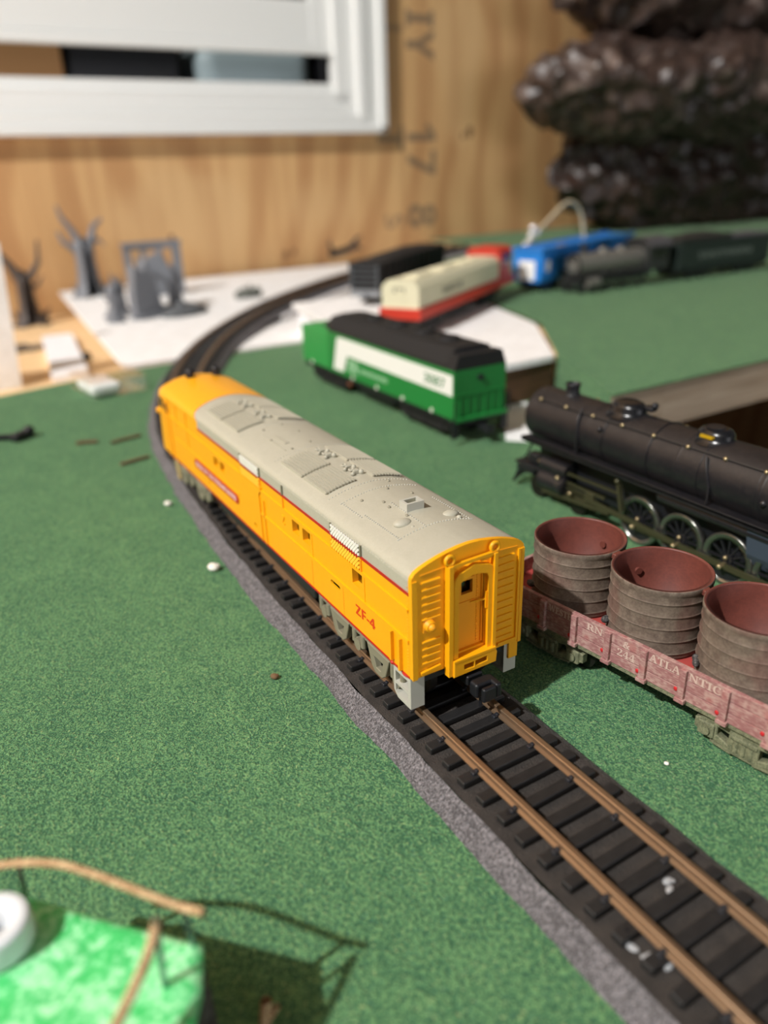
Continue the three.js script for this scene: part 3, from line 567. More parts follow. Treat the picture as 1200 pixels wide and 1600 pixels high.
  part('step', [ab(Lx(33), Lx(36.2), 16.4, 22.2, -1.2, 0.2, 0.2), ab(Lx(33), Lx(36.2), 16.4, 17.4, -6, 0)], M.yellow, d);
  part('step', stepShape(1), M.greyStep, d);
  part('pinstripe_chip', [ball(0.8, Lx(0.2), 22.1, -9.6, 1, 0.8, 1), ball(0.9, Lx(0.4), 22, -3, 1, 0.6, 2.2)], M.red, d, 'red paint drips');
  part('coupler', [rbox(5.4, 3.2, 14, 0.6, Lx(18.4), 17.4, -3), rbox(6.4, 4.6, 3.6, 0.9, Lx(18.6), 16.6, 6.6), rbox(2, 4.6, 5.5, 0.7, Lx(21.4), 16.6, 8), rbox(4.4, 4.4, 1.6, 0.6, Lx(18.2), 16.6, 10.2), cyl(0.5, 0.5, 6, Lx(18), 13.4, 7, 'y', 8)], M.black, d);
  part('underframe', [ab(Lx(3.4), Lx(W - 3.4), 18.6, 22.6, -236, -1.4), ab(Lx(4), Lx(W - 4), 11.8, 19, -162, -68, 1)], M.tank, d);
  const truck = a0 => {
    const fr = part('truck', [ab(Lx(8), Lx(W - 8), 14, 19.6, -a0 - 24, -a0 + 24)], M.tank, d);
    for (const s of [0, 1]) {
      const x0 = s ? Lx(W - 3.4) : Lx(1.6), e = (c, w) => [[c - w, 19.2], [c - w * 0.62, 12.6], [c - w * 0.3, 10.9], [c + w * 0.3, 10.9], [c + w * 0.62, 12.6], [c + w, 19.2]];
      const eh = (c, w) => [[c - w * 0.42, 16.4], [c - w * 0.2, 13], [c + w * 0.2, 13], [c + w * 0.42, 16.4]];
      const g = [sideExt(rect(a0 - 27, a0 + 27, 18.6, 20.6), 1.8, x0)];
      for (const c of [a0 - 12, a0 + 12]) g.push(sideExt(e(c, 6.4), 1.6, x0 + (s ? 0.6 : -0.2), [eh(c, 6.4)], 0.2));
      for (const c of [a0 - 22.5, a0, a0 + 22.5]) g.push(cyl(1.7, 2, 2.6, x0 + 0.6, 15.2, -c, 'x', 14), ab(x0 - 0.1, x0 + 1.8, 13.6, 16.8, -c - 1.8, -c + 1.8, 0.3), cyl(1, 1, 4, x0 + 0.2, 17.2, -c - 2.6, 'y', 10), cyl(1, 1, 4, x0 + 0.2, 17.2, -c + 2.6, 'y', 10));
      part('side_frame', g, M.greyTruck, fr, 'grey truck side frame');
    }
    for (const c of [a0 - 22.5, a0, a0 + 22.5]) part('wheel', [0, 1].map(s => cyl(6, 6.1, 2.4, s ? 8.6 : -8.6, 15.75, -c, 'x', 28)).concat([cyl(1, 1, 20, 0, 15.75, -c, 'x', 8)]), M.wheel, fr);
  };
  truck(32); truck(192);
  part('ladder', [ab(Lx(0.4), Lx(1.4), 11, 22, -213, -209, 0.2), ab(Lx(W - 1.4), Lx(W - 0.4), 11, 22, -213, -209, 0.2)], std(0xb29a68, 0.6), d);
}

// ---------------------------------------------------------------- flat car with tubs (local z toward the viewer, near side x = -15.5)
const CAR = { x: 63, z: 23, turn: 0.132 };
{
  const g = thing('flat_car', 'weathered red low sided car carrying three tubs', 'model train', [CAR.x, 0, CAR.z], CAR.turn);
  const Z0 = -56, Z1 = 60;
  part('deck', [ab(-14.6, 14.6, 12.6, 16.8, Z0 + 0.5, Z1 - 0.5)], M.gonDeck, g, 'red deck');
  part('sill', [ab(-13.8, -12.2, 10.6, 12.8, Z0 + 8, Z1 - 8), ab(12.2, 13.8, 10.6, 12.8, Z0 + 8, Z1 - 8), ab(-3, 3, 9.4, 12.8, Z0, Z1), ab(-15.2, -14.2, 10.6, 12.4, Z0 + 4, Z1 - 4)], M.olive, g);
  const stakes = []; for (let k = -4; k <= 5; k++) stakes.push(-8.6 + k * 12.2 + 0.4);
  for (const s of [-1, 1]) {
    for (const [y0, y1] of [[12, 15.1], [15.3, 18.5], [18.7, 22]]) part('side_plank', ab(Math.min(s * 14.4, s * 15.5), Math.max(s * 14.4, s * 15.5), y0, y1, Z0, Z1, 0.15), M.gon, g);
    part('top_rail', ab(Math.min(s * 14.3, s * 15.6), Math.max(s * 14.3, s * 15.6), 21.4, 22.3, Z0, Z1, 0.15), M.gon, g);
    for (const z of stakes) if (z > Z0 && z < Z1) {
      const st = part('stake', [ab(Math.min(s * 15.4, s * 16.6), Math.max(s * 15.4, s * 16.6), 12.2, 21.8, z - 1, z + 1, 0.2), ab(Math.min(s * 15.2, s * 16.9), Math.max(s * 15.2, s * 16.9), 11.3, 12.6, z - 1.5, z + 1.5, 0.2)], M.gon, g);
      if (s < 0) part('paint_chip', [ball(0.7, -15.6, 13.2 + (z * 7 % 3 + 3) % 3 * 0.5, z - 1.9, 0.35, 1, 0.9, 8)], M.gonRed, st, 'bright red paint chip');
    }
  }
  for (const z of [Z0, Z1 - 1.2]) part('end_plank', ab(-15.4, 15.4, 12, 22, z, z + 1.2, 0.2), M.gon, g);
  // lettering between the stakes
  const word = (str, z0, z1, y, h, f = fontSerif) => { const t = text(str, h, 0.06, f); t.computeBoundingBox(); const b = t.boundingBox; t.translate(-b.min.x, 0, 0).scale((z1 - z0) / (b.max.x - b.min.x), 1, 1).rotateY(-Math.PI / 2).translate(-15.52, y, z0); return t; };
  const st0 = -8.6 + 0.4;                                  // stake after RN
  part('lettering', [word('WESTE', st0 - 22.6, st0 - 13.8, 18.95, 2.3), word('RN', st0 - 8, st0 - 2.2, 18.95, 2.3), word('&', st0 + 5, st0 + 7.2, 18.95, 2.1), word('244', st0 + 3.2, st0 + 9.2, 15.6, 2.4), word('ATLA', st0 + 12.2 + 1.3, st0 + 12.2 + 11, 18.95, 2.4), word('NTIC', st0 + 24.4 + 1.3, st0 + 24.4 + 10.4, 18.95, 2.4)], M.gonText, g, 'worn cream lettering');
  // trucks
  for (const zc of [-32, 34]) {
    const t = part('truck', [ab(-10, 10, 6, 9.6, zc - 3, zc + 3)], M.olive, g);
    for (const s of [-1, 1]) {
      const x0 = s < 0 ? -13.4 : 11.4;
      const out = [[-14, 4.6], [-14, 7.6], [-9.4, 9.8], [9.4, 9.8], [14, 7.6], [14, 4.6], [10.6, 3.4], [7, 3], [3.4, 1.6], [-3.4, 1.6], [-7, 3], [-10.6, 3.4]].map(([a, y]) => [a - zc, y]);
      const h1 = [[-7.4, 5.2], [-4.2, 4], [-4.2, 7.4], [-7.4, 7.8]].map(([a, y]) => [a - zc, y]), h2 = [[4.2, 4], [7.4, 5.2], [7.4, 7.8], [4.2, 7.4]].map(([a, y]) => [a - zc, y]);
      const list = [sideExt(out, 2, x0, [h1, h2], 0.3)];
      const xo = s < 0 ? x0 : x0 + 2;
      for (const a of [-10.4, 10.4]) list.push(rbox(2, 4.6, 4.8, 0.6, xo, 5.8, zc + a), cyl(1.3, 1.5, 1.2, xo + s * 1, 5.8, zc + a, 'x', 12));
      for (const a of [-2, 0, 2]) list.push(cyl(0.9, 0.9, 3.4, xo, 4.9, zc + a, 'y', 10));
      list.push(rbox(1.6, 1.4, 7.6, 0.4, xo, 7.4, zc), bar([xo, 2.6, zc - 9], [xo, 1.9, zc - 3], 0.7), bar([xo, 2.6, zc + 9], [xo, 1.9, zc + 3], 0.7));
      part('side_frame', list, M.olive, t, 'dusty olive truck side frame');
    }
    for (const a of [-10.4, 10.4]) part('wheel', [cyl(5.2, 5.5, 2.2, -8.4, 5.5, zc + a, 'x', 24), cyl(5.5, 5.2, 2.2, 8.4, 5.5, zc + a, 'x', 24), cyl(0.9, 0.9, 22, 0, 5.5, zc + a, 'x', 8)], M.wheel, t);
  }
  part('coupler', [rbox(4, 2.6, 9, 0.5, 0, 10.4, Z0 - 4), rbox(4, 4, 3, 0.7, 0, 10.4, Z0 - 9)], M.black, g);
  part('coupler', [rbox(4, 2.6, 9, 0.5, 0, 10.4, Z1 + 4), rbox(4, 4, 3, 0.7, 0, 10.4, Z1 + 9)], M.black, g);
}
{
  const c = Math.cos(CAR.turn), s = Math.sin(CAR.turn), RO = 14, H = 22.4;
  const says = ['ribbed brown tub nearest the yellow diesel on the red car', 'ribbed brown tub in the middle of the three on the red car', 'ribbed brown tub cut by the right picture edge on the red car'];
  const pts = [[0, 0.3], [RO - 0.3, 0.3]];
  const rib = [2.2, 6.2, 10.2, 14.2, 18.2];
  pts.push([RO, 0.8]); for (const y of rib) pts.push([RO, y - 0.4], [RO + 0.28, y - 0.15], [RO + 0.28, y + 0.15], [RO, y + 0.4]);
  pts.push([RO, 20.6], [RO + 0.3, 21], [RO + 0.35, H - 0.3], [RO + 0.1, H]);
  [-32.6, -3.2, 26.2].forEach((z, k) => {
    const t = thing('wooden_tub', says[k], 'tub', [CAR.x + s * z, 16.8, CAR.z + c * z], CAR.turn + k * 1.1, 'tubs on the red car');
    part('shell', lathe(pts, 64), M.vat, t, 'grey brown ribbed outside');
    part('lining', lathe([[0, 1.4], [RO - 1.1, 1.4], [RO - 1, H - 0.2], [RO + 0.1, H]], 64), M.vatIn, t, 'smooth red brown inside');
    part('peg', [cyl(1.1, 1.1, 1, RO - 1.4, 15, 0, 'x', 14)], M.vatIn, t);
    const a = -CAR.turn - k * 1.1, q = (x, y, zz) => [x * Math.cos(a) + zz * Math.sin(a), y, -x * Math.sin(a) + zz * Math.cos(a)];
    for (const zz of [-8]) { const [x, y, w] = q(-Math.sqrt(Math.max(0, (RO + 0.6) ** 2 - 64)) - 0.2, 5.4, zz); part('lug', [ball(1.25, x, y, w, 0.8, 1, 1.2), ball(1.0, x, y + 0.5, w + 1.6)], M.stone, t); }
    if (k < 2) { const [x, y, w] = q(0.8, H - 1.1, 14.2); part('joint', rbox(3.4, 1.8, 2.6, 0.4, x, y, w), M.vatIn, t); }
  });
}

// ---------------------------------------------------------------- large black steam engine (local z along its length, front toward -z)
{
  const e = thing('steam_locomotive', 'large black steam engine standing on the grass behind the tubs', 'model train', [141.5, 0, 0]);
  const BY = 38.6, R = 12.3, ZF = -119, ZB = 42;
  part('boiler', [lathe([[0, 0], [R - 0.6, 0], [R, 0.6], [R, 38], [R + 0.25, 38.2], [R + 0.25, 39.6], [R, 39.8], [R + 0.2, 86], [R + 0.5, 86.2], [R + 0.5, 87.4], [R + 0.3, 87.6], [R + 0.6, 122], [R + 0.9, 122.2], [R + 0.9, 123.4], [R + 0.7, 123.6], [R + 1.6, 160]], 56).rotateX(Math.PI / 2).translate(0, BY, ZF)], M.steam, e);
  part('boiler_band', [-70, -46, -22, 2, 20].map(z => ring(R + 0.45, 0.22, 0, BY, z, 'z', 56)), M.steam, e);
  part('smokebox_door', [cyl(9, 10, 2, 0, BY, ZF - 0.8, 'z', 40), ball(9, 0, BY, ZF - 1.6, 1, 1, 0.2, 30), cyl(2.6, 2.6, 4, 0, BY + 5, ZF - 4, 'z', 20)], M.steam, e);
  part('smoke_stack', lathe([[0, 3.4], [2.6, 3.4], [2.9, 4.8], [3.4, 5], [3.4, 4.2], [3.1, 3.6], [3, 1.2], [3.6, -0.4], [4.6, -2]], 28).translate(0, BY + R, -101), M.black, e);
  const dome = (z, r, h, cap) => part('dome', [lathe([[0, h], [r * 0.6, h - 0.2], [r * 0.86, h - 0.9], [r, h - 2.2], [r, 0.6], [r + 0.8, -0.7], [r + 2.2, -1.8]], 36).scale(1, 1, 1.25).translate(0, BY + R, z)], M.dome, e);
  const d1 = dome(-68, 6.2, 4.6); part('dome_valve', [ball(1.5, 4, BY + R + 3.6, -58), rbox(4, 2.2, 5, 0.8, 3.6, BY + R + 2.2, -60)], M.black, d1);
  const d2 = dome(-25, 5.6, 4.2); part('dome_hatch', [cyl(3.4, 3.4, 0.6, -1, BY + R + 4.2, -25, 'y', 24)], M.steam, d2); part('brass_tag', ab(-6.6, -5.2, BY + R + 1, BY + R + 2, -27.4, -22), M.gold, d2, 'small yellow plate');
  // handrails with stanchions on both upper flanks
  for (const s of [-1, 1]) {
    const hx = s * 9.4, hy = BY + 9.2;
    part('handrail', [tube([[hx, hy, -114], [hx, hy, -60], [hx * 1.02, hy + 0.2, 0], [hx * 1.05, hy + 0.6, 40]], 0.36, 30, 6)], M.steamRoof, e);
    for (let z = -111; z < 40; z += 16.3) part('stanchion', [ball(0.95, hx, hy, z), cyl(0.35, 0.35, 1.8, hx - s * 0.5, hy - 0.6, z, 'y', 6)], M.brass, e, 'bright handrail knob');
  }
  // running boards, frame, cylinders
  for (const s of [-1, 1]) part('running_board', [ab(Math.min(s * 9, s * 14.6), Math.max(s * 9, s * 14.6), 28.6, 29.6, -118, 46, 0.2), ab(Math.min(s * 13.8, s * 14.6), Math.max(s * 13.8, s * 14.6), 27.6, 30, -118, 46, 0.2)], M.steam, e);
  part('air_tank', [cyl(2.6, 2.6, 62, -10.6, 25.4, -6, 'z', 20), ball(2.6, -10.6, 25.4, -37), ball(2.6, -10.6, 25.4, 25)], M.steam, e);
  part('frame', [ab(-5, 5, 9, 26, -112, 40), ab(-11, 11, 10, 14, -124, -112, 1), ab(-8, 8, 18, 28, -112, -90, 1)], M.black, e);
  part('pilot', [...[-10, -7, -4, -1.5, 1.5, 4, 7, 10].map(x => bar([x * 0.9, 11.5, -124], [x, 3, -132 + Math.abs(x) * 0.5], 0.9)), bar([-10.4, 3.2, -127], [0, 3.2, -133], 1.1), bar([10.4, 3.2, -127], [0, 3.2, -133], 1.1), bar([-10.6, 11.5, -124], [10.6, 11.5, -124], 1.6)], M.black, e);
  part('pilot_deck', [ab(-11, 11, 13.4, 14.6, -126, -108, 0.3), bar([-9, 14, -122], [-6, 28, -117], 0.8), bar([9, 14, -122], [6, 28, -117], 0.8), rbox(5, 5, 7, 1, -6, 17.4, -116), rbox(5, 5, 7, 1, 6, 17.4, -116)], M.black, e);
  for (const s of [-1, 1]) {
    const c = part('cylinder', [cyl(4.6, 4.6, 15, s * 11.4, 12, -97, 'z', 28), cyl(4.1, 4.1, 16.4, s * 11.4, 12, -97, 'z', 28), cyl(3, 3, 17, s * 11.2, 19.4, -97, 'z', 20), rbox(7, 9, 12, 1, s * 9.6, 17, -97)], M.steam, e);
    part('cylinder_cap', [ball(1.1, s * 14.6, 16.4, -92), ball(1.1, s * 14.8, 13, -92), ball(1, s * 14.4, 11.4, -84), ball(1, s * 12.8, 20, -106)], M.brass, c, 'bright bolt cap');
    part('crosshead', [bar([s * 11.4, 14.4, -90], [s * 11.4, 14.4, -66], 1.1), bar([s * 11.4, 9.6, -90], [s * 11.4, 9.6, -66], 1.1), rbox(2, 5.4, 5, 0.5, s * 11.6, 12, -74), bar([s * 11.4, 12, -90], [s * 11.4, 12, -74], 0.9)], M.rod, e);
    part('main_rod', [bar([s * 12.9, 11.6, -76], [s * 12.9, 9.4, -27], 1.1, 2), bar([s * 11.9, 8.6, -48], [s * 11.9, 8.6, 14], 1.1, 2.2), bar([s * 13, 6.8, -103], [s * 12.4, 9.4, -62], 1.3, 1.8)], M.rod, e);
    part('valve_gear', [bar([s * 12.6, 24, -58], [s * 12.8, 13, -55], 1.4, 2), bar([s * 12.4, 19.4, -88], [s * 12.6, 20, -56], 0.9), ball(1.3, s * 12.6, 25, -59)], M.rod, e);
  }
  const spoke = (r, x, z) => { const l = []; for (let k = 0; k < 12; k++) { const t = k * Math.PI / 6; l.push(bar([x, 10.5 + Math.sin(t) * 1.5, z + Math.cos(t) * 1.5], [x, 10.5 + Math.sin(t) * (r - 1), z + Math.cos(t) * (r - 1)], 0.8)); } return l; };
  for (const z of [-48, -27, -6, 15]) {
    const w = part('driving_wheel', [cyl(0.9, 0.9, 22, 0, 10.5, z, 'x', 8)], M.black, e);
    for (const s of [-1, 1]) {
      const x = s * 9.4;
      part('spokes', [...spoke(9.6, x, z), cyl(2.4, 2.4, 2, x, 10.5, z, 'x', 16), ext([[-5, -8], [5, -8], [8, -3], [-8, -3]].map(([a, y]) => [a, y]), 1.4).rotateY(Math.PI / 2).translate(x - 0.7, 10.5, z)], M.black, w);
      part('tyre', [lathe([[8.2, -1.2], [10.1, -1.2], [10.5, -0.8], [10.5, 0.8], [10.1, 1.2], [8.2, 1.2], [8.2, -1.2]], 48).rotateZ(Math.PI / 2).translate(x, 10.5, z)], M.tyre, w, 'bright metal tyre');
      part('crank_pin', [cyl(1, 1, 3, s * 12.4, 8.8, z, 'x', 14), ball(1, s * 13.9, 8.8, z), ball(0.9, s * 11, 11.6, z)], M.brass, w);
    }
  }
  for (const z of [-110, -84]) part('pilot_wheel', [-1, 1].map(s => cyl(5.4, 5.4, 2, s * 8.4, 5.4, z, 'x', 24)), M.wheel, e);
  part('firebox', [ext([[-11.6, 17], [-13.4, 27.5], [13.4, 27.5], [11.6, 17], [9, 12], [-9, 12]], 46).translate(0, 0, 2)], M.ashBox, e, 'blue grey firebox side');
  part('cab', [ab(-15.6, 15.6, 26, 29, 42, 70, 0.3), ab(-15.6, -14.6, 28, 50, 44, 68, 0.2), ab(14.6, 15.6, 28, 50, 44, 68, 0.2), ab(-15, 15, 28, 52, 42, 43.4, 0.2), ext([[-16, 50], [16, 50], [12, 54], [0, 56], [-12, 54]], 30).translate(0, 0, 42)], M.steam, e);
  part('pipework', [tube([[-11, 47, -20], [-12.6, 42, -18], [-12.9, 36, -16], [-13, 30, -16]], 0.5), tube([[-8.4, 49, -86], [-11.6, 45, -85], [-12.6, 38, -84], [-12.4, 30, -84]], 0.6), ball(1.4, -12.8, 38, 6), ball(1.2, -11.8, 44, -72)], M.steam, e);
}

// ---------------------------------------------------------------- green and white diesel (local z along its length, rear toward +z)
{
  const b = thing('diesel_locomotive', 'green diesel with black roof and white stripe standing on the grass', 'model train', [160.5, 0, -290]);
  const X = 18.2;
  const chf = [[-X, 15], [X, 15], [X, 43], [-X, 43]];
  part('hood', [ext(chf, 152).translate(0, 0, -55)], M.green, b);
  part('roof', [ext([[-X - 0.2, 43], [-X + 0.4, 45.4], [-X + 6.4, 53], [-7, 53.8], [7, 53.8], [X - 6.4, 53], [X - 0.4, 45.4], [X + 0.2, 43]], 142).translate(0, 0, -53),
    grid(6, 24, (u, v) => { const pr = [[-X + 0.4, 44], [-X + 2, 47.5], [-X + 6.4, 52.6], [0, 53.6], [X - 6.4, 52.6], [X - 2, 47.5], [X - 0.4, 44]], k = v * 6, i = Math.min(5, Math.floor(k)), t = k - i, x = lerp(pr[i][0], pr[i + 1][0], t), y = lerp(pr[i][1], pr[i + 1][1], t); const q = 1 - u * u * 0.72; return [x * (1 - 0.18 * u), 44 + (y - 44) * q, -53 - 15 * u]; }),
    ext([[-X, 42.9], [X, 42.9], [X - 3, 51], [-X + 3, 51]], 8).translate(0, 0, 89)], M.blackSoft, b, 'black chamfered roof');
  part('roof_fan', [-20, 10, 40, 66].map(z => [cyl(7, 7.4, 1.4, 0, 54.2, z, 'y', 28), ring(6, 0.5, 0, 55, z, 'y', 28)]).flat(), M.blackSoft, b);
  part('cab', [ab(-X, X, 15, 41.6, -98, -55, 0.8), ab(-X + 1, X - 1, 41.2, 43.5, -82, -55, 0.5)], M.greenLight, b);
  part('cab_window', [ab(-13, -2, 32, 39.5, -98.2, -97.8), ab(2, 13, 32, 39.5, -98.2, -97.8)], M.glass, b);
  for (const s of [-1, 1]) {
    const x0 = s < 0 ? -X - 0.12 : X;
    const st = part('stripe', [sideExt([[48, 17.5], [33, 17.5], [27, 29.6], [-95.5, 28.4], [-95.5, 40.2], [38, 40.8], [41, 39.6]], 0.12, x0)], M.bnWhite, b, 'white side stripe');
    const num = text('3087', 5.6, 0.06); num.computeBoundingBox(); num.scale(21 / num.boundingBox.max.x, 1, 1).rotateY(s < 0 ? -Math.PI / 2 : Math.PI / 2).translate(s < 0 ? -X - 0.16 : X + 0.16, 31.6, s < 0 ? 67 : 88);
    part('lettering', num, M.bnGreenText, st, 'green road number');
    const lg = text('BN', 8.4, 0.06); lg.computeBoundingBox(); lg.scale(13 / lg.boundingBox.max.x, 1, 1).rotateY(s < 0 ? -Math.PI / 2 : Math.PI / 2).translate(s < 0 ? -X - 0.02 : X + 0.02, 19.4, s < 0 ? -26 : -13);
    const nm = text('BURLINGTON NORTHERN', 3, 0.06); nm.computeBoundingBox(); nm.scale(34 / nm.boundingBox.max.x, 1, 1).rotateY(s < 0 ? -Math.PI / 2 : Math.PI / 2).translate(s < 0 ? -X - 0.02 : X + 0.02, 21.2, s < 0 ? -9 : 25);
    part('lettering', [lg, nm], std(0xa8d0ac, 0.6), b, 'pale lettering');
  }
  part('bolt', [-82, -20, 12, 43, 75].map(z => ball(1.5, -X - 0.2, 15.8, z, 0.5, 1, 1)), std(0xcfd2c4, 0.4), b, 'pale round bolt heads');
  part('rear_rib', [-14, -9, -3.5, 3.5, 9, 14].map(x => ab(x - 0.3, x + 0.3, 15.5, 29, 97, 97.7)).concat([ab(-X, X, 28.6, 29.2, 97, 97.6), ab(-X, X, 14, 16, 92, 100, 0.3)]), M.green, b);
  part('rear_lamp', [cyl(1.7, 1.7, 1.4, 0, 37.4, 97.4, 'z', 18), rbox(4.4, 2.4, 1, 0.4, 0, 37.4, 97)], M.black, b);
  part('rear_step', [ab(X - 3, X + 1.6, 4, 15, 96, 98, 0.3), ab(-X - 1.6, -X + 3, 4, 15, 96, 98, 0.3), ab(X - 3, X + 1.6, 4, 5, 92, 98), bar([X + 1.2, 15, 99], [X + 1.2, 27, 99], 0.8), bar([X + 1.2, 15, 96], [X + 1.2, 24, 96], 0.6), bar([-X - 0.8, 15, 99], [-X - 0.8, 26, 99], 0.6)], M.black, b);
  part('underframe', [ab(-X + 1, X - 1, 11.6, 15, -96, 96), ab(-13, 13, 4, 12, -24, 24, 2), rbox(5, 4, 10, 0.8, 0, 9, 100), rbox(6, 5, 3, 0.8, 0, 8.6, 106)], M.black, b);
  for (const zc of [-62, 60]) {
    const t = part('truck', [ab(-9, 9, 5, 11.6, zc - 24, zc + 24)], M.black, b);
    for (const s of [-1, 1]) part('side_frame', [sideExt([[-27, 6], [-27, 9.6], [27, 9.6], [27, 6], [20, 3.4], [-20, 3.4]].map(([a, y]) => [a - zc, y]), 2, s < 0 ? -14.5 : 12.5), ...[-18, 0, 18].map(a => rbox(2.4, 5, 6, 0.7, s * 14.2, 6, zc + a))], M.blackSoft, t);
    for (const a of [-18, 0, 18]) part('wheel', [-1, 1].map(s => cyl(6, 6, 2.4, s * 8.6, 6, zc + a, 'x', 24)), M.wheel, t);
  }
  part('copper_bolt', ball(1.8, -15, 9, -30), std(0x8a4a2a, 0.5), b);
}

// ---------------------------------------------------------------- trains on the raised deck
const DY = 28;
function bogie(parent, zc, hw, y0, mat = M.black) {
  const t = part('truck', [ab(-hw + 4, hw - 4, y0 + 4, y0 + 10, zc - 14, zc + 14)], mat, parent);
  for (const s of [-1, 1]) part('side_frame', sideExt([[-16, 4], [-16, 8.6], [16, 8.6], [16, 4], [10, 2.4], [-10, 2.4]].map(([a, y]) => [a - zc, y + y0]), 2, s < 0 ? -hw + 2 : hw - 4), mat, t);
  for (const a of [-10, 10]) part('wheel', [-1, 1].map(s => cyl(5.4, 5.4, 2.4, s * 8.6, y0 + 5.4, zc + a, 'x', 20)), M.wheel, t);
}
{ // red and cream diesel, near end at z = 0, going away toward -z, visible flank +x
  const d = thing('diesel_locomotive', 'red and cream diesel on the white riser behind the green one', 'model train', [211, DY, -359], -1.018); baseY.set(d, DY);
  part('sill', [ab(-17.5, 17.5, 40, 48.6, -216, 0, 0.8)], M.redBody, d, 'red lower body');
  part('hood', [ext([[-15.5, 48.4], [15.5, 48.4], [15.5, 64], [11, 68.5], [-11, 68.5], [-15.5, 64]], 176).translate(0, 0, -178)], M.cream, d, 'cream hood');
  part('roof_detail', [rbox(12, 2.4, 26, 1, 0, 69, -34), rbox(14, 2, 30, 1, 0, 69, -84), cyl(6, 6, 2, 0, 69.2, -122, 'y', 24), rbox(8, 2, 12, 0.6, 0, 69, -146)], M.cream, d);
  part('cab', [ab(-16.5, 16.5, 48, 72, -210, -178, 1), ext([[-17, 71.6], [17, 71.6], [12, 75], [-12, 75]], 34).translate(0, 0, -211)], M.redBody, d, 'red cab');
  part('cab_window', [ab(16.4, 16.7, 58, 68, -206, -198), ab(16.4, 16.7, 58, 68, -194, -186)], M.glass, d);
  const t = text('SANTA FE', 5, 0.1); t.computeBoundingBox(); t.scale(42 / t.boundingBox.max.x, 1, 1).rotateY(Math.PI / 2).translate(15.55, 53.5, -46);
  part('lettering', t, M.black, d, 'dark lettering');
  part('end_number', [text('2381', 3.4, 0.1).translate(-6, 60, 0)].map(g => g.translate(0, 0, -1.9)), M.black, d);
  part('end_panel', [ab(-15.4, 15.4, 48.6, 49.4, -2, -1), ab(-3, 3, 49, 62, -2, -1.6)], M.cream, d);
  part('underframe', [ab(-13, 13, 36, 40.2, -194, -2), ab(-11, 11, 31, 37, -112, -74, 2), rbox(5, 4, 8, 0.8, 0, 37, 4)], M.black, d);
  bogie(d, -34, 16, DY); bogie(d, -160, 16, DY);
}
{ // black open hopper on the far side of it
  const h = thing('hopper_car', 'black hopper car on the far curve behind the red diesel', 'model train', [262, DY, -500], -0.93); baseY.set(h, DY);
  part('body', [ext([[-15, 42], [-16, 66], [16, 66], [15, 42]], 190).translate(0, 0, -190)], M.blackSoft, h);
  for (let k = 0; k < 12; k++) for (const x of [15.4, -17]) part('rib', ab(x, x + 1.6, 42, 66, -8 - k * 16, -6 - k * 16), M.blackSoft, h);
  part('coal_load', grid(30, 8, (u, v) => [lerp(-15, 15, v), 66 + 5 * Math.sin(Math.PI * u) * Math.sin(Math.PI * v) + 1.6 * perlin.noise(u * 40, v * 9, 2), -190 * u]), std(0x141416, 0.7), h);
  part('end_ladder', [ab(-14, -12, 42, 64, 0, 2), ab(12, 14, 42, 64, 0, 2), ...[46, 51, 56, 61].map(y => ab(-14, 14, y, y + 1, 0.4, 1.4))], std(0x4e5256, 0.5), h, 'grey end ladder');
  part('end_sill', [ab(-15, 15, 36, 42, -190, 1.6, 0.5), rbox(6, 5, 8, 0.8, 0, 37, 5)], std(0x85888c, 0.5), h);
  bogie(h, -30, 15, DY); bogie(h, -160, 15, DY);
}
{ // blue car, left end at z = 0
  const c = thing('blue_car', 'bright blue hopper car behind the small grey steam engine', 'model train', [424, DY, -462], -1.25); baseY.set(c, DY);
  part('body', [ext([[-16, 46], [-16, 68], [16, 68], [16, 46]], 205, []).translate(0, 0, -205), ext([[-15, 38], [-16, 46], [16, 46], [15, 38]], 40).translate(0, 0, -40), ext([[-15, 38], [-16, 46], [16, 46], [15, 38]], 40).translate(0, 0, -205)], M.blue, c);
  for (let k = 0; k < 13; k++) for (const x of [15.8, -17.4]) part('rib', ab(x, x + 1.6, 46, 69, -5 - k * 16, -2.6 - k * 16), M.blue, c);
  part('top_rail', [ab(15, 17.6, 67, 70, -205, 1, 0.5), ab(-17.6, -15, 67, 70, -205, 1, 0.5), ab(-17, 17, 67, 70, -1, 1.4, 0.5)], std(0x2f7fd0, 0.45), c);
  part('end_panel', [ab(-9, 9, 40, 58, 0, 0.6), ab(17.2, 17.6, 48, 58, -14, -6)], M.foam, c, 'white end panel');
  part('load', [ball(9, 4, 62, -60, 1.2, 0.8, 1.6), ball(9, 2, 60, -90, 1.3, 0.8, 1.5)], std(0x8a7a68, 0.9), c);
  part('underframe', [ab(-12, 12, 36, 40, -203, -2), rbox(5, 4, 8, 0.8, 0, 37, 4)], M.black, c);
  bogie(c, -24, 15, DY, std(0x1d3c66, 0.6)); bogie(c, -180, 15, DY);
}
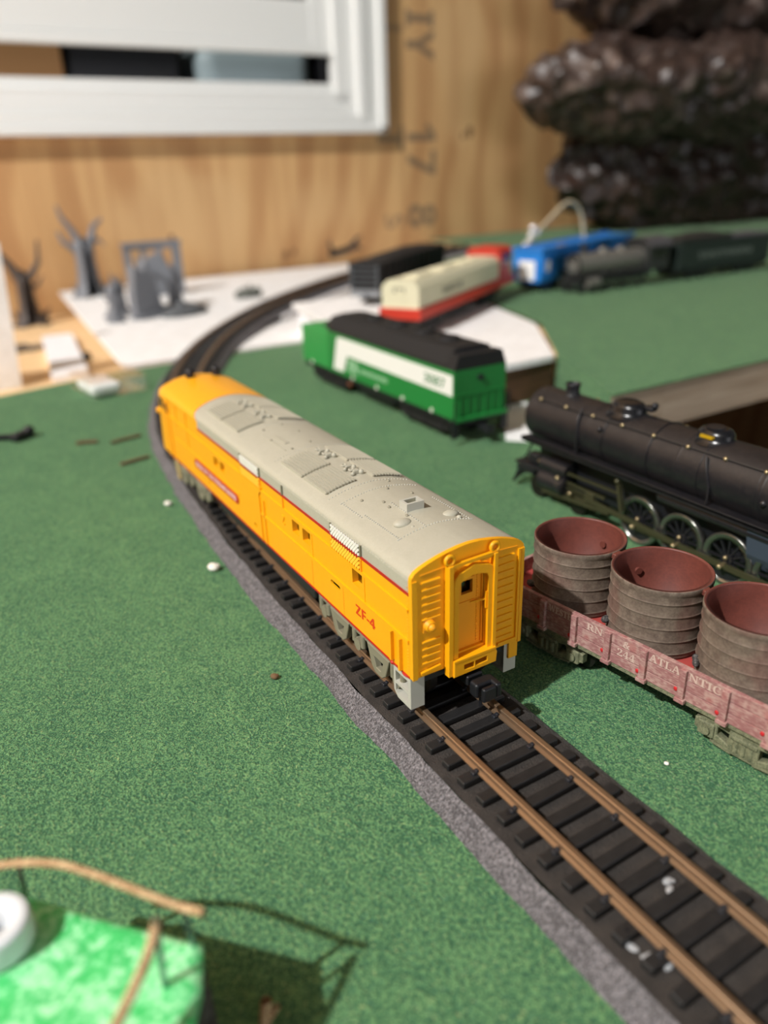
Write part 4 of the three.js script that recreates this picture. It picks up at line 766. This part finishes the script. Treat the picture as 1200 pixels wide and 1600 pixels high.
{ // small grey steam engine facing left, runs along x
  const e = thing('steam_locomotive', 'small grey steam engine at the back of the raised deck', 'model train', [453, DY, -428], 0); baseY.set(e, DY);
  const m = std(0x76736c, 0.35, { metalness: 0.25 }), mk = std(0x2a2b2a, 0.5);
  const along = g => g.rotateY(Math.PI / 2);
  part('boiler', lathe([[0, -2], [6, -1.6], [9.4, 0], [10.4, 0.6], [10.4, 30], [10.8, 30.4], [10.8, 90], [0, 90]], 40).rotateZ(-Math.PI / 2).translate(0, 54, 0), m, e, 'grey boiler');
  part('smokebox_door', [cyl(9.6, 10.6, 4, 1, 54, 0, 'x', 36), cyl(2.2, 2.2, 4, -2, 60, 0, 'x', 18)], mk, e);
  part('smoke_stack', lathe([[3, 8], [3.4, 8], [2.6, 0], [4, -3]], 24).translate(12, 65, 0), mk, e);
  part('dome', [ball(5, 38, 64, 0, 1, 0.9, 1), ball(4.6, 62, 64, 0, 1, 0.9, 1)], m, e);
  part('running_board', [ab(0, 96, 43, 44.4, -14, 14, 0.3)], mk, e);
  part('cylinder', [cyl(5, 5, 15, 14, 38, 12, 'x', 24), cyl(5, 5, 15, 14, 38, -12, 'x', 24)], m, e);
  part('pilot', [ab(-6, 4, 38, 41, -12, 12, 0.5), ...[-9, -5, 0, 5, 9].map(z => bar([-4, 38, z], [-12 + Math.abs(z) * 0.5, 31, z], 1.2))], mk, e);
  part('frame', [ab(4, 104, 36, 44, -5, 5)], mk, e);
  for (const x of [36, 58, 80]) part('driving_wheel', [-1, 1].map(s => [ring(8.4, 1.2, x, 38, s * 9.4, 'z', 30), cyl(2, 2, 2, x, 38, s * 9.4, 'z', 14), ...[0, 1, 2, 3].map(k => bar([x + 8 * Math.cos(k * 0.785), 38 + 8 * Math.sin(k * 0.785), s * 9.4], [x - 8 * Math.cos(k * 0.785), 38 - 8 * Math.sin(k * 0.785), s * 9.4], 1))]).flat(), mk, e);
  for (const x of [4, 20]) part('pilot_wheel', [-1, 1].map(s => cyl(5, 5, 2, x, 33.2, s * 8.6, 'z', 20)), mk, e);
  part('side_rod', [bar([34, 36, 11.4], [82, 36, 11.4], 1.2, 2), bar([16, 38, 12], [58, 36, 12], 1, 1.6)], M.tyre, e);
  part('cab', [ext([[-15, 43], [15, 43], [15, 66], [10, 71], [-10, 71], [-15, 66]], 28).rotateY(Math.PI / 2).translate(88, 0, 0)], mk, e);
  part('cab_roof', [ext([[-17, 66], [-11, 71.6], [0, 73.4], [11, 71.6], [17, 66], [16.4, 67.6], [11, 73.2], [0, 75], [-11, 73.2], [-16.4, 67.6]], 34).rotateY(Math.PI / 2).translate(85, 0, 0)], std(0x4c4a4c, 0.5), e);
  part('cab_window', [ab(94, 101, 54, 63, 14.9, 15.2), ab(104, 111, 54, 63, 14.9, 15.2)], M.glass, e);
  const t = thing('tender', 'dark green tender coupled behind the small grey steam engine', 'model train', [584, DY, -428]); baseY.set(t, DY);
  part('tank', [ab(0, 150, 38, 66, -16, 16, 1)], std(0x1c2622, 0.5), t);
  part('coal_bunker', [ab(4, 84, 66, 71, -14, 14, 1), grid(16, 6, (u, v) => [lerp(6, 82, u), 71 + 4 * Math.sin(Math.PI * u) * Math.sin(Math.PI * v), lerp(-13, 13, v)])], std(0x26241f, 0.8), t);
  part('top_deck', ab(84, 150, 66, 68.4, -15, 15, 0.5), std(0x57555a, 0.5), t, 'grey top deck');
  part('rivet_strip', [ab(0, 150, 64.4, 65.2, 16, 16.4), ab(0, 150, 40, 40.8, 16, 16.4)], std(0x1c2622, 0.5), t);
  const w = text('SOUTHERN', 6, 0.1); w.computeBoundingBox(); w.scale(86 / w.boundingBox.max.x, 1, 1).translate(30, 49, 16.1);
  part('lettering', w, std(0x69726a, 0.6), t, 'faint pale lettering');
  part('underframe', [ab(-4, 154, 34, 38.4, -10, 10)], M.black, t);
  for (const x of [26, 46, 104, 124]) part('wheel', [-1, 1].map(s => cyl(5.2, 5.2, 2.4, x, 33.2, s * 8.6, 'z', 20)), M.wheel, t);
  for (const x of [16, 94]) part('side_frame', ab(x, x + 40, 31, 37, 11, 13, 0.5), M.black, t);
}
{ // bent bright wire, white balls put in for its glints
  const w = thing('bent_wire', 'bent shiny wire arching over the blue car', 'wire', [505, DY, -520]); baseY.set(w, DY);
  part('wire', tube([[466, 32, -520], [474, 66, -520], [500, 88, -520], [530, 106, -520], [546, 96, -520], [556, 60, -520], [560, 30, -520]].map(([x, y, z]) => [x - 505, y, z + 520]), 2.2, 40, 8), M.wire, w);
  part('glint', [[472, 66], [478, 74], [480, 82], [486, 78]].map(([x, y]) => ball(4, x - 505, y, 0)), M.glint, w, 'white ball painted in as a glint');
}

// ---------------------------------------------------------------- rock mountain
{
  const lump = (cx, cy, cz, rx, ry, rz, s, amp) => {
    const g = plain(new THREE.IcosahedronGeometry(1, 40)), p = g.attributes.position;
    for (let i = 0; i < p.count; i++) {
      let x = p.getX(i), y = p.getY(i), z = p.getZ(i);
      const X = cx + x * rx, Y = cy + y * ry, Z = cz + z * rz;
      const n = perlin.noise(X * 0.01 + s, Y * 0.014, Z * 0.01) * 0.9 + Math.abs(perlin.noise(X * 0.022, Y * 0.018 + s, Z * 0.022)) * -1.2 + perlin.noise(X * 0.05, Y * 0.04, Z * 0.05 + s) * 0.35 + 0.2;
      const k = amp * n, l = Math.hypot(x / rx, y / ry, z / rz) || 1;
      p.setXYZ(i, X + k * (x / rx) / l, Math.max(DY, Y + k * (y / ry) / l), Z + k * (z / rz) / l);
    }
    g.computeVertexNormals();
    return g;
  };
  const r = thing('rock_mountain', 'lumpy dark brown carved rock face at the back right', 'rock', [1150, DY, -880]); baseY.set(r, DY);
  const sh = g => g.translate(-1150, 0, 880);
  part('upper_ledge', sh(lump(1170, 374, -890, 344, 60, 105, 1.7, 22)), M.rock, r);
  part('middle_ledge', sh(lump(1150, 246, -870, 388, 80, 140, 4.1, 24)), M.rock, r);
  part('rock_base', sh(lump(1290, 128, -925, 420, 136, 85, 7.3, 24)), M.rockBase, r, 'dark brown rock base');
}

// ---------------------------------------------------------------- grey resin scenery on the foam sheet
function branchTree(t, mat, trunk, arms) {
  part('trunk', [trunk.shell ? plain(new THREE.LatheGeometry(trunk.shell.map(q => new THREE.Vector2(...q)), 28, 0.42, Math.PI * 2 - 0.84)) : tube(trunk.pts, trunk.r, 14, 8), ...trunk.roots.map(q => plain(new THREE.ConeGeometry(q[2], q[3], 8)).rotateZ(q[4]).translate(q[0], q[1], 0))], mat, t);
  for (const a of arms) part('branch', a.pts.map((p, i) => i ? (() => { const A = V(...a.pts[i - 1]), B = V(...p), d = B.clone().sub(A), r0 = lerp(a.r, a.r * 0.25, (i - 1) / (a.pts.length - 1)), r1 = lerp(a.r, a.r * 0.25, i / (a.pts.length - 1)); const g = plain(new THREE.CylinderGeometry(r1, r0, d.length() * 1.08, 8)); g.applyQuaternion(new THREE.Quaternion().setFromUnitVectors(V(0, 1, 0), d.clone().normalize())); const c = A.add(B).multiplyScalar(0.5); return g.translate(c.x, c.y, c.z); })() : null).filter(Boolean), mat, t);
}
{
  const t = thing('dead_tree', 'grey resin dead tree with raised branches by the plywood', 'model tree', [106, 1, -960]);
  branchTree(t, M.greyResin, { shell: [[26, 0], [19, 6], [15, 16], [13, 30], [12, 46], [13, 60], [10, 70], [0, 74]], roots: [[-17, 7, 7, 22, 0.5], [17, 7, 7, 22, -0.5]] }, [
    { pts: [[-4, 52, 0], [-14, 62, 2], [-24, 70, 2], [-28, 82, 0]], r: 6 }, { pts: [[-3, 64, 0], [-10, 82, -2], [-20, 98, -2], [-24, 112, 0]], r: 5.5 },
    { pts: [[4, 56, 0], [12, 72, 2], [16, 86, 2], [28, 94, 0]], r: 7 }, { pts: [[8, 66, 0], [20, 70, 2], [26, 62, 3]], r: 3.5 }]);
  
}
{
  const t = thing('dead_tree', 'dark brown dead tree at the far left', 'model tree', [30, -32, -990]);
  branchTree(t, M.darkResin, { shell: [[26, 0], [18, 6], [13, 16], [11, 30], [10, 46], [9, 62], [0, 72]], roots: [[-12, 8, 10, 30, 0.6], [16, 8, 11, 34, -0.7], [0, 8, 14, 24, 0]] }, [
    { pts: [[-5, 60, 0], [-12, 76, 0], [-22, 92, 0], [-24, 108, 0]], r: 7 }, { pts: [[-2, 54, 0], [12, 64, 0], [22, 78, 2], [26, 104, 0]], r: 6 }, { pts: [[4, 46, 0], [16, 50, 0], [24, 60, 0]], r: 4 }]);
}
{
  const t = thing('ruined_wall', 'grey resin ruined wall with open windows behind the rubble', 'model ruin', [178, 1, -905]);
  const hole = (x, y, w, h) => rect(x, x + w, y, y + h);
  part('wall_panel', ext([[-36, 0], [36, 0], [36, 66], [30, 66], [28, 62], [10, 66], [-8, 63], [-22, 67], [-36, 66]], 7, [hole(-27, 34, 12, 24), hole(-8, 30, 13, 27), hole(13, 36, 12, 22)]).rotateY(-0.1), M.greyResin, t);
  part('beam', [ab(-38, 38, 62, 67, -2, 9, 1)], M.greyResin, t);
}
for (const [x, z, label, ht, tw, k] of [[92, -770, 'short grey resin stump left of the rubble', 34, 0.2, 1], [118, -742, 'tall grey resin slab leaning in the rubble', 62, 0.4, 2], [146, -770, 'grey resin arch piece in the middle of the rubble', 66, -0.3, 3], [160, -735, 'low flat grey resin piece in front of the rubble', 16, 0.5, 4], [84, -735, 'small grey resin post standing on a foot', 28, 0, 5], [132, -790, 'spiky grey resin column behind the leaning slab', 62, 0.3, 6], [168, -792, 'spiky grey resin column beside the arch piece', 54, 1.2, 6], [104, -800, 'spiky grey resin column next to the stump', 44, 2.0, 6]]) {
  const t = thing('resin_scenery', label, 'model scenery', [x, 1, z], tw);
  if (k === 6) { part('column', lathe([[13, 0], [9, 6], [7.5, 20], [8, ht * 0.7], [4, ht * 0.8], [0, ht * 0.82]], 9), M.greyResin, t); part('spike', [[5, 2], [-5, 1], [0, -5]].map(([x, zz], i) => plain(new THREE.ConeGeometry(3.2, ht * 0.45, 6)).translate(x, ht * (0.72 + 0.06 * i), zz)), M.greyResin, t); }
  if (k === 1) { part('stump', lathe([[14, 0], [9, 5], [6, 14], [5, 24], [7, ht], [0, ht]], 12), M.greyResin, t); part('spike', [plain(new THREE.ConeGeometry(3, 20, 6)).translate(5, ht, 0), plain(new THREE.ConeGeometry(2.6, 16, 6)).translate(-5, ht - 2, 0)], M.greyResin, t); }
  if (k === 2) { part('slab', ext([[-19, 0], [19, 0], [17, 30], [8, ht], [2, ht - 14], [-9, ht - 6], [-17, 24]], 10, [], 1).rotateX(-0.15), M.greyResin, t); part('ledge', ab(-13, 13, 0, 5, -4, 14, 1), M.greyResin, t); }
  if (k === 3) { part('arch', ext([[-16, 0], [-8, 0], [-8, 30], [-4, 38], [4, 38], [8, 30], [8, 0], [16, 0], [15, 44], [6, ht], [-8, ht - 4], [-15, 42]], 9, [], 1), M.greyResin, t); part('rubble', [ball(8, -6, 6, 12, 1.2, 0.8, 1, 8), ball(7, 8, 5, 14, 1, 0.8, 1, 8)], M.greyResin, t); }
  if (k === 4) { part('plate', lathe([[0, 0], [26, 0], [28, 3], [20, 8], [8, ht - 4], [0, ht - 3]], 14).scale(1.2, 1, 0.7), std(0x5c5f62, 0.6), t); part('knob', ball(6, -6, 12, 2, 1, 0.8, 1, 8), std(0x5c5f62, 0.6), t); }
  if (k === 5) { part('post', cyl(3, 4, ht, 0, ht / 2, 0, 'y', 8), M.greyResin, t); part('foot', [cyl(10, 11, 3, 0, 1.5, 0, 'y', 8), rbox(16, 4, 4, 1, 0, ht - 4, 0)], M.greyResin, t); }
}
single('resin_scenery', 'small dark grey resin bush beside the far curved track', 'model scenery', [ball(10, 0, 5, 0, 1.5, 0.8, 1, 8), ball(7, 12, 6, 2, 1, 1, 1, 8), ball(6, -12, 4, 2, 1, 0.9, 1, 8), plain(new THREE.ConeGeometry(3, 14, 6)).translate(4, 12, 0)], std(0x63665f, 0.7), [262, 1, -800]);
{
  const t = thing('dead_tree', 'small black branch lying by the wall behind the curve', 'model tree', [455, DY, -900]);
  branchTree(t, M.black, { pts: [[-22, 4, 0], [-6, 7, 0], [8, 10, 0], [22, 16, 0]], r: 5, roots: [] }, [{ pts: [[-16, 5, 0], [-24, 18, 2], [-22, 26, 2]], r: 3.4 }, { pts: [[10, 10, 0], [22, 24, 2], [30, 26, 0]], r: 3.6 }, { pts: [[20, 14, 0], [30, 8, 2]], r: 3 }]);
}
single('wood_scrap', 'grey scrap lying on the tan board', 'scrap', [rbox(30, 8, 14, 2, 0, 4, 0), rbox(18, 6, 10, 2, 20, 3, 6)], std(0x70665c, 0.7), [-14, -32, -812], 0.3);
single('wood_scrap', 'tiny dark knob on the tan board', 'scrap', [ball(5, 0, 4, 0), cyl(3, 4, 4, 0, 2, 0)], M.blackSoft, [44, -32, -720]);

// ---------------------------------------------------------------- small things on the mat
{
  const c = thing('clear_case', 'small clear plastic case on the far mat edge', 'case', [9, 0, -452], 0.12);
  part('lower_tray', [ab(-20, 20, 0.2, 1.4, -26, 26), ab(-20, -18.8, 0.2, 11, -26, 26), ab(18.8, 20, 0.2, 11, -26, 26), ab(-20, 20, 0.2, 11, -26, -24.8), ab(-20, 20, 0.2, 11, 24.8, 26)], M.clear, c);
  part('lid', [ab(-20.6, 20.6, 11, 12.2, -26.6, 26.6)], M.clear, c);
  part('glare_block', [rbox(22, 8, 34, 3, -8.5, 5.6, 7, 3)], std(0xf6f6f4, 0.3), c, 'white block painted in for the glare on the case');  // white block added in place of a bright reflection on the plastic
}
{
  const b = thing('black_coupling', 'small black coupling part on the mat at the left edge', 'coupling', [-70, 0, -357], 0.6);
  part('shank', [bar([-6, 2, -16], [2, 2.4, -2], 3.4, 3)], M.black, b); part('head', [rbox(14, 5, 7, 1.6, 5, 2.6, 2), ball(3.6, 11, 3.6, 2)], M.black, b); part('tail', ball(4, -8, 3, -18, 1, 0.8, 1.2), M.black, b);
}
single('twig', 'short brown twig lying alone on the mat left of the nose', 'twig', [tube([[-5, 1, 0], [0, 1.3, 1], [6, 1, 3]], 1.1, 10, 6), ball(1.2, 6, 1, 3)], M.stick, [-34, 0, -326]);
single('twig', 'brown twig touching the roadbed beside the nose', 'twig', [tube([[-9, 1, 3], [0, 1.2, 1], [9, 1, -1]], 1, 10, 6), ball(1.1, 9, 1, -1)], M.stick, [-12, 0, -318]);
single('twig', 'dark twig touching the roadbed beside the front truck', 'twig', [tube([[-8, 1, 2.5], [0, 1.2, 1], [8, 1, -1]], 1, 10, 6), ball(1.1, -8, 1, 2.5)], M.stick, [-17, 0, -276]);
for (const [x, z, r, label, m] of [[-25, -126, 2.2, 'cream crumb against the roadbed by the fuel tank', M.crumb], [-20.5, -203, 1.6, 'pale crumb near the twigs left of the roadbed', M.crumb], [-34, -45, 1.2, 'dark brown crumb on the mat left of the number', M.stick], [38, 48, 0.6, 'tiny white crumb on the mat beside the red car', M.crumb]])
  single('crumb', label, 'crumb', [ball(r, 0, r * 0.7, 0, 1, 0.75, 1.2, 8), ball(r * 0.6, r * 0.5, r * 0.8, r * 0.4, 1, 0.8, 1, 8)], m, [x, 0, z], 0.4);
{ // crumbs of white glue between the near ties
  const spots = [[5, 76], [3.4, 78], [-13.2, 83], [-12, 86], [-10, 89]];
  spots.forEach(([x, z], k) => single('glue_spot', ['shiny white glue lump between the near rails', 'small glue lump beside the one between the near rails', 'clear glue drop on the roadbed left of the near rail', 'glue drop on a tie end beside the near left rail', 'glue drop against the near left rail at the bottom edge'][k], 'glue', [ball(0.9, 0, 0.25, 0, 1.5, 0.5, 1, 10), ball(0.5, 1, 0.2, 0.5, 1.2, 0.6, 1, 8)], std(0xa4a6a8, 0.08), [x, 5, z], k));
}

// ---------------------------------------------------------------- green platform with twine rails, near left
{
  const H = 25, out = [[-88, 52], [-101, 38], [-116, 21], [-134, 42], [-122, 60], [-104, 80], [-96, 68], [-91, 60]];
  const p = thing('play_platform', 'bright green painted platform on dark rock sides with twine rails', 'platform', [-108, 0, 50]);
  const sh = ([x, z]) => [x + 108, z - 50];
  const o = out.map(sh);
  const ringPts = [...Array(64).keys()].map(k => { const t = k / 64 * o.length, i = Math.floor(t) % o.length, f = t - Math.floor(t), a = o[i], b = o[(i + 1) % o.length]; return [lerp(a[0], b[0], f), lerp(a[1], b[1], f)]; });
  const wob = (k, y) => 1 + 0.05 * perlin.noise(k * 0.9, y * 0.25, 3.1);
  part('painted_top', grid(10, 64, (u, v) => { const k = Math.round(v * 64) % 64, q = ringPts[k], r = u < 0.9 ? u / 0.9 : 1, y = u < 0.95 ? H + 0.5 * perlin.noise(q[0] * r * 0.2, q[1] * r * 0.2, 5) : H - 2; return [q[0] * r, y - (u > 0.85 && u < 0.95 ? 0.5 : 0), q[1] * r]; }), M.paint, p, 'bright green painted top');
  part('rock_side', grid(14, 64, (u, v) => { const k = Math.round(v * 64) % 64, q = ringPts[k], y = lerp(H - 1.6, 0, u), w = (0.98 + 0.02 * u) * (1 + 0.06 * perlin.noise(k * 0.55, y * 0.3, 3.1) * Math.min(1, u * 3)); return [q[0] * w, y, q[1] * w]; }), M.stone, p, 'dark rocky side');
  const pin = (x, z, h, tx = 0, tz = 0) => part('pin', bar([...sh([x, z])].toSpliced(1, 0, H - 2), [sh([x, z])[0] + tx, H + h, sh([x, z])[1] + tz], 0.95), M.pin, p, 'steel pin');
  pin(-89.4, 51.4, 9.4, -0.6, -0.2); pin(-96, 56.4, 15, 0.8, -0.4); pin(-113, 25, 9.6, 0.6, 0.6);
  const tw = (pts, r) => { const c = pts.map(([x, y, z]) => { const q = sh([x, z]); return [q[0], y, q[1]]; }); const n = part('twine', tube(c, r, 60, 8), M.twine, p, 'twisted brown twine'); const st = []; for (const ph of [0, 2.1, 4.2]) { const cu = new THREE.CatmullRomCurve3(c.map(q => V(...q))), L = []; for (let k = 0; k <= 90; k++) { const a = cu.getPointAt(k / 90), th = ph + k * 0.55; L.push([a.x + r * 0.55 * Math.cos(th) * 0.7, a.y + r * 0.55 * Math.sin(th), a.z + r * 0.55 * Math.cos(th) * 0.7]); } st.push(tube(L, r * 0.62, 180, 5)); } part('strand', st, M.twine, n); };
  tw([[-119, 32, 21], [-112.4, 34.6, 26.5], [-106, 35.8, 32.2], [-100, 35.4, 39], [-94.6, 35, 46], [-90, 34.2, 51.2], [-87.4, 34.6, 54.4]], 0.75);
  tw([[-94.8, 39, 55.4], [-97.6, 36.8, 59], [-103, 34.5, 64], [-110, 32, 70], [-116, 32, 77]], 0.8);
}
{
  const w = thing('white_tub', 'white ring shaped tub on the green platform', 'tub', [-118.6, 25, 33.2]);
  part('wall', lathe([[3, 0.3], [6, 0.3], [6.4, 1], [6.4, 5.2], [6, 6], [4.6, 6.2], [3.2, 5.6], [2.6, 4.4], [2.6, 0.5]], 40), M.whiteTub, w);
  part('bottom', cyl(2.7, 2.7, 0.4, 0, 0.6, 0, 'y', 24), M.whiteTub, w);
}
single('twine_scrap', 'tan twine end standing on the mat at the bottom edge', 'twine', [tube([[0, 0.4, 0], [0.4, 3, 0], [1, 6, -0.4]], 1.1, 10, 7), tube([[0, 0.4, 0], [1.2, 2.6, 0.6], [2.6, 4.6, 0.8]], 0.7, 10, 6)], M.twine, [-80, 0, 55]);

renderer.render(scene, camera);
